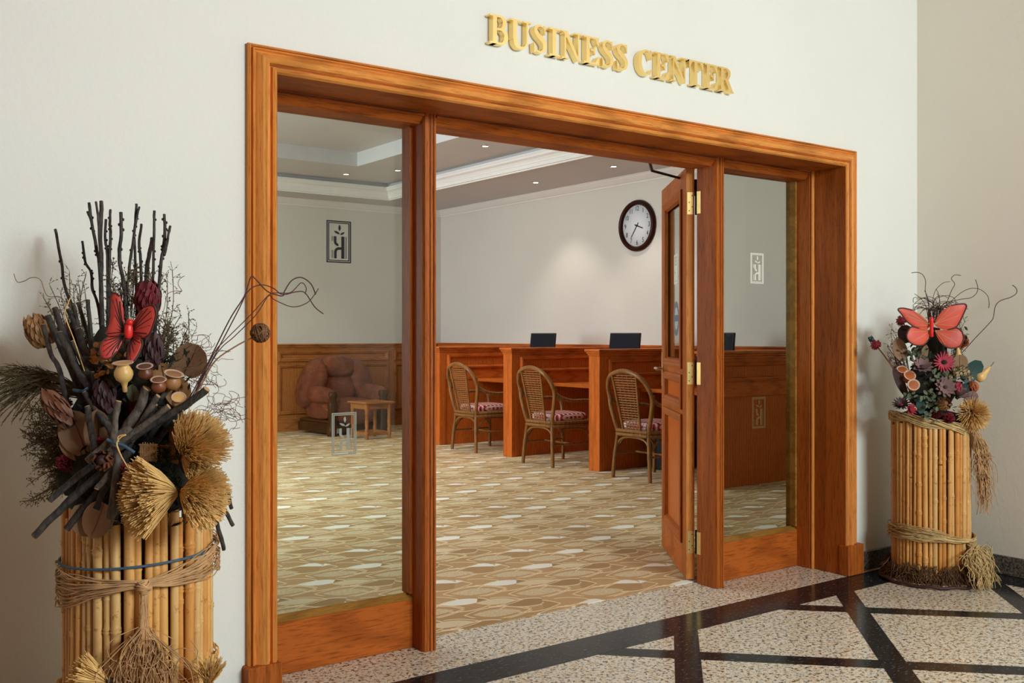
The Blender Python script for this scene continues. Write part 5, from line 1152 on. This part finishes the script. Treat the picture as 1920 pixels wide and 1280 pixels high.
o = stuff(m.build('sage_foliage', M['sage'], None, rp(1750, 720, -.1))); tag(o, 'sage green leaf clusters among the corner flowers', 'foliage')
m = MB()
for k in range(22): spray(m, rp(g.uniform(1688, 1706), 715, -.02), rp(g.uniform(1662, 1692), g.uniform(612, 680), g.uniform(-.03, .05)), 16, .014, g)
o = stuff(m.build('brown_filler_foliage', M['brownleaf'], None, rp(1690, 660, 0))); tag(o, 'brown feathery foliage at the left of the corner arrangement', 'foliage')
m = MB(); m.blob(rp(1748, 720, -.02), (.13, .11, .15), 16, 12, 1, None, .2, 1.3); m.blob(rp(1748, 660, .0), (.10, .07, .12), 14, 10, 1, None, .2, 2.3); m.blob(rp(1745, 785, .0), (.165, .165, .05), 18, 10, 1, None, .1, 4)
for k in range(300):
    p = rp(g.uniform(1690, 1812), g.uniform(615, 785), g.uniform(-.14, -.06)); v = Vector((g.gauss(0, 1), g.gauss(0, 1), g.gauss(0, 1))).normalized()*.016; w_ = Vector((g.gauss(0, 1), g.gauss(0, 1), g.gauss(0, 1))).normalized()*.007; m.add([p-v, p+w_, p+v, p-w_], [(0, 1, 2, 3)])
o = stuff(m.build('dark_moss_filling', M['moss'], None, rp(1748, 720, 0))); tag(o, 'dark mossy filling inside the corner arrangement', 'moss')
# tendrils
W4 = lambda L: q4(L)
RW = dict(f=rp, S=SR)
wire([(1804,661),(1830,632),(1852,609),(1862,596),(1866,575),(1875,564),(1895,557),(1906,549),(1905,540),(1898,534)], -.05, 1.5, 'single long tendril curving far right over the side wall', d1=.0, **RW)
wire(W4([(560,400),(565,300),(540,180),(542,110),(520,60),(480,42),(436,46)]), .0, 1.3, 'dark tendril arching left at the top of the corner arrangement', **RW)
wire(W4([(640,350),(720,270),(800,245),(880,232),(925,195),(932,150),(916,96)]), .0, 1.3, 'dark tendril sweeping right and up at the top of the corner arrangement', **RW)
wire(W4([(700,290),(800,200),(880,162),(950,170),(1005,215),(1018,270),(1015,310)]), .0, 1.2, 'fine tendril arching over to the right and down', **RW)
wire(W4([(690,300),(735,180),(760,130),(735,90),(760,62),(806,66)]), .0, 1.3, 'dark tendril with a hooked top in the middle of the tangle', **RW)
m = MB(); g = random.Random(21)
for k in range(46):
    x0 = g.uniform(560, 700); P = [(x0, 420), (x0+g.uniform(-20, 30), 330)]; a = g.uniform(.6, 2.5); st = g.uniform(30, 50); cv = g.choice((-1, 1))*g.uniform(.35, .8)
    for i in range(g.randrange(4, 9)):
        a += cv*g.uniform(.3, 1.3); P.append((min(860, max(450, P[-1][0]+st*math.cos(a))), max(85, P[-1][1]-st*math.sin(a)*.9)))
    d = g.uniform(-.05, .06); m.tube(bez([rp(1600+x/4, 500+y/4, d+g.uniform(-.015, .015)) for x, y in P], 4), .0016, 3, False)
o = stuff(m.build('curly_tendrils', M['wire'], None, rp(1755, 560, 0))); tag(o, 'tangle of dark red curly tendrils above the right butterfly', 'tendrils')
# straw pompon with hanging raffia
cc = rp(1822, 775, -.16); t = thing('straw_pompon', cc, 'pale straw pompon with long hanging raffia on the corner vase', 'straw'); m = MB(); g = random.Random(31)
for k in range(620):
    v = BAS @ Vector((g.gauss(0, 1), g.gauss(0, 1), abs(g.gauss(0, 1))*1.1)).normalized(); l_ = 33*SR*g.uniform(.75, 1.05); m.tube([v*.01, v*l_*.6, v*l_-UV*.006], [.0016, .0019, .0015], 3, False)
stuff(m.build('straw_burst', M['raffia'], t))
m = MB()
for k in range(170):
    x1 = g.gauss(1845, 10); y1 = g.uniform(850, 965); P = [Vector((0, 0, 0)), rp(1826+g.gauss(0, 3), 805, -.15)-cc, rp(1838+g.gauss(0, 7), 840, -.13+g.uniform(-.03, .03))-cc, rp((1840+x1)/2+g.gauss(0, 7), (840+y1)/2, -.13+g.uniform(-.03, .03))-cc, rp(x1, y1, -.13+g.uniform(-.04, .04))-cc]
    m.tube(bez(P, 3), .0017, 3, False)
stuff(m.build('hanging_raffia', M['raffia2'], t))
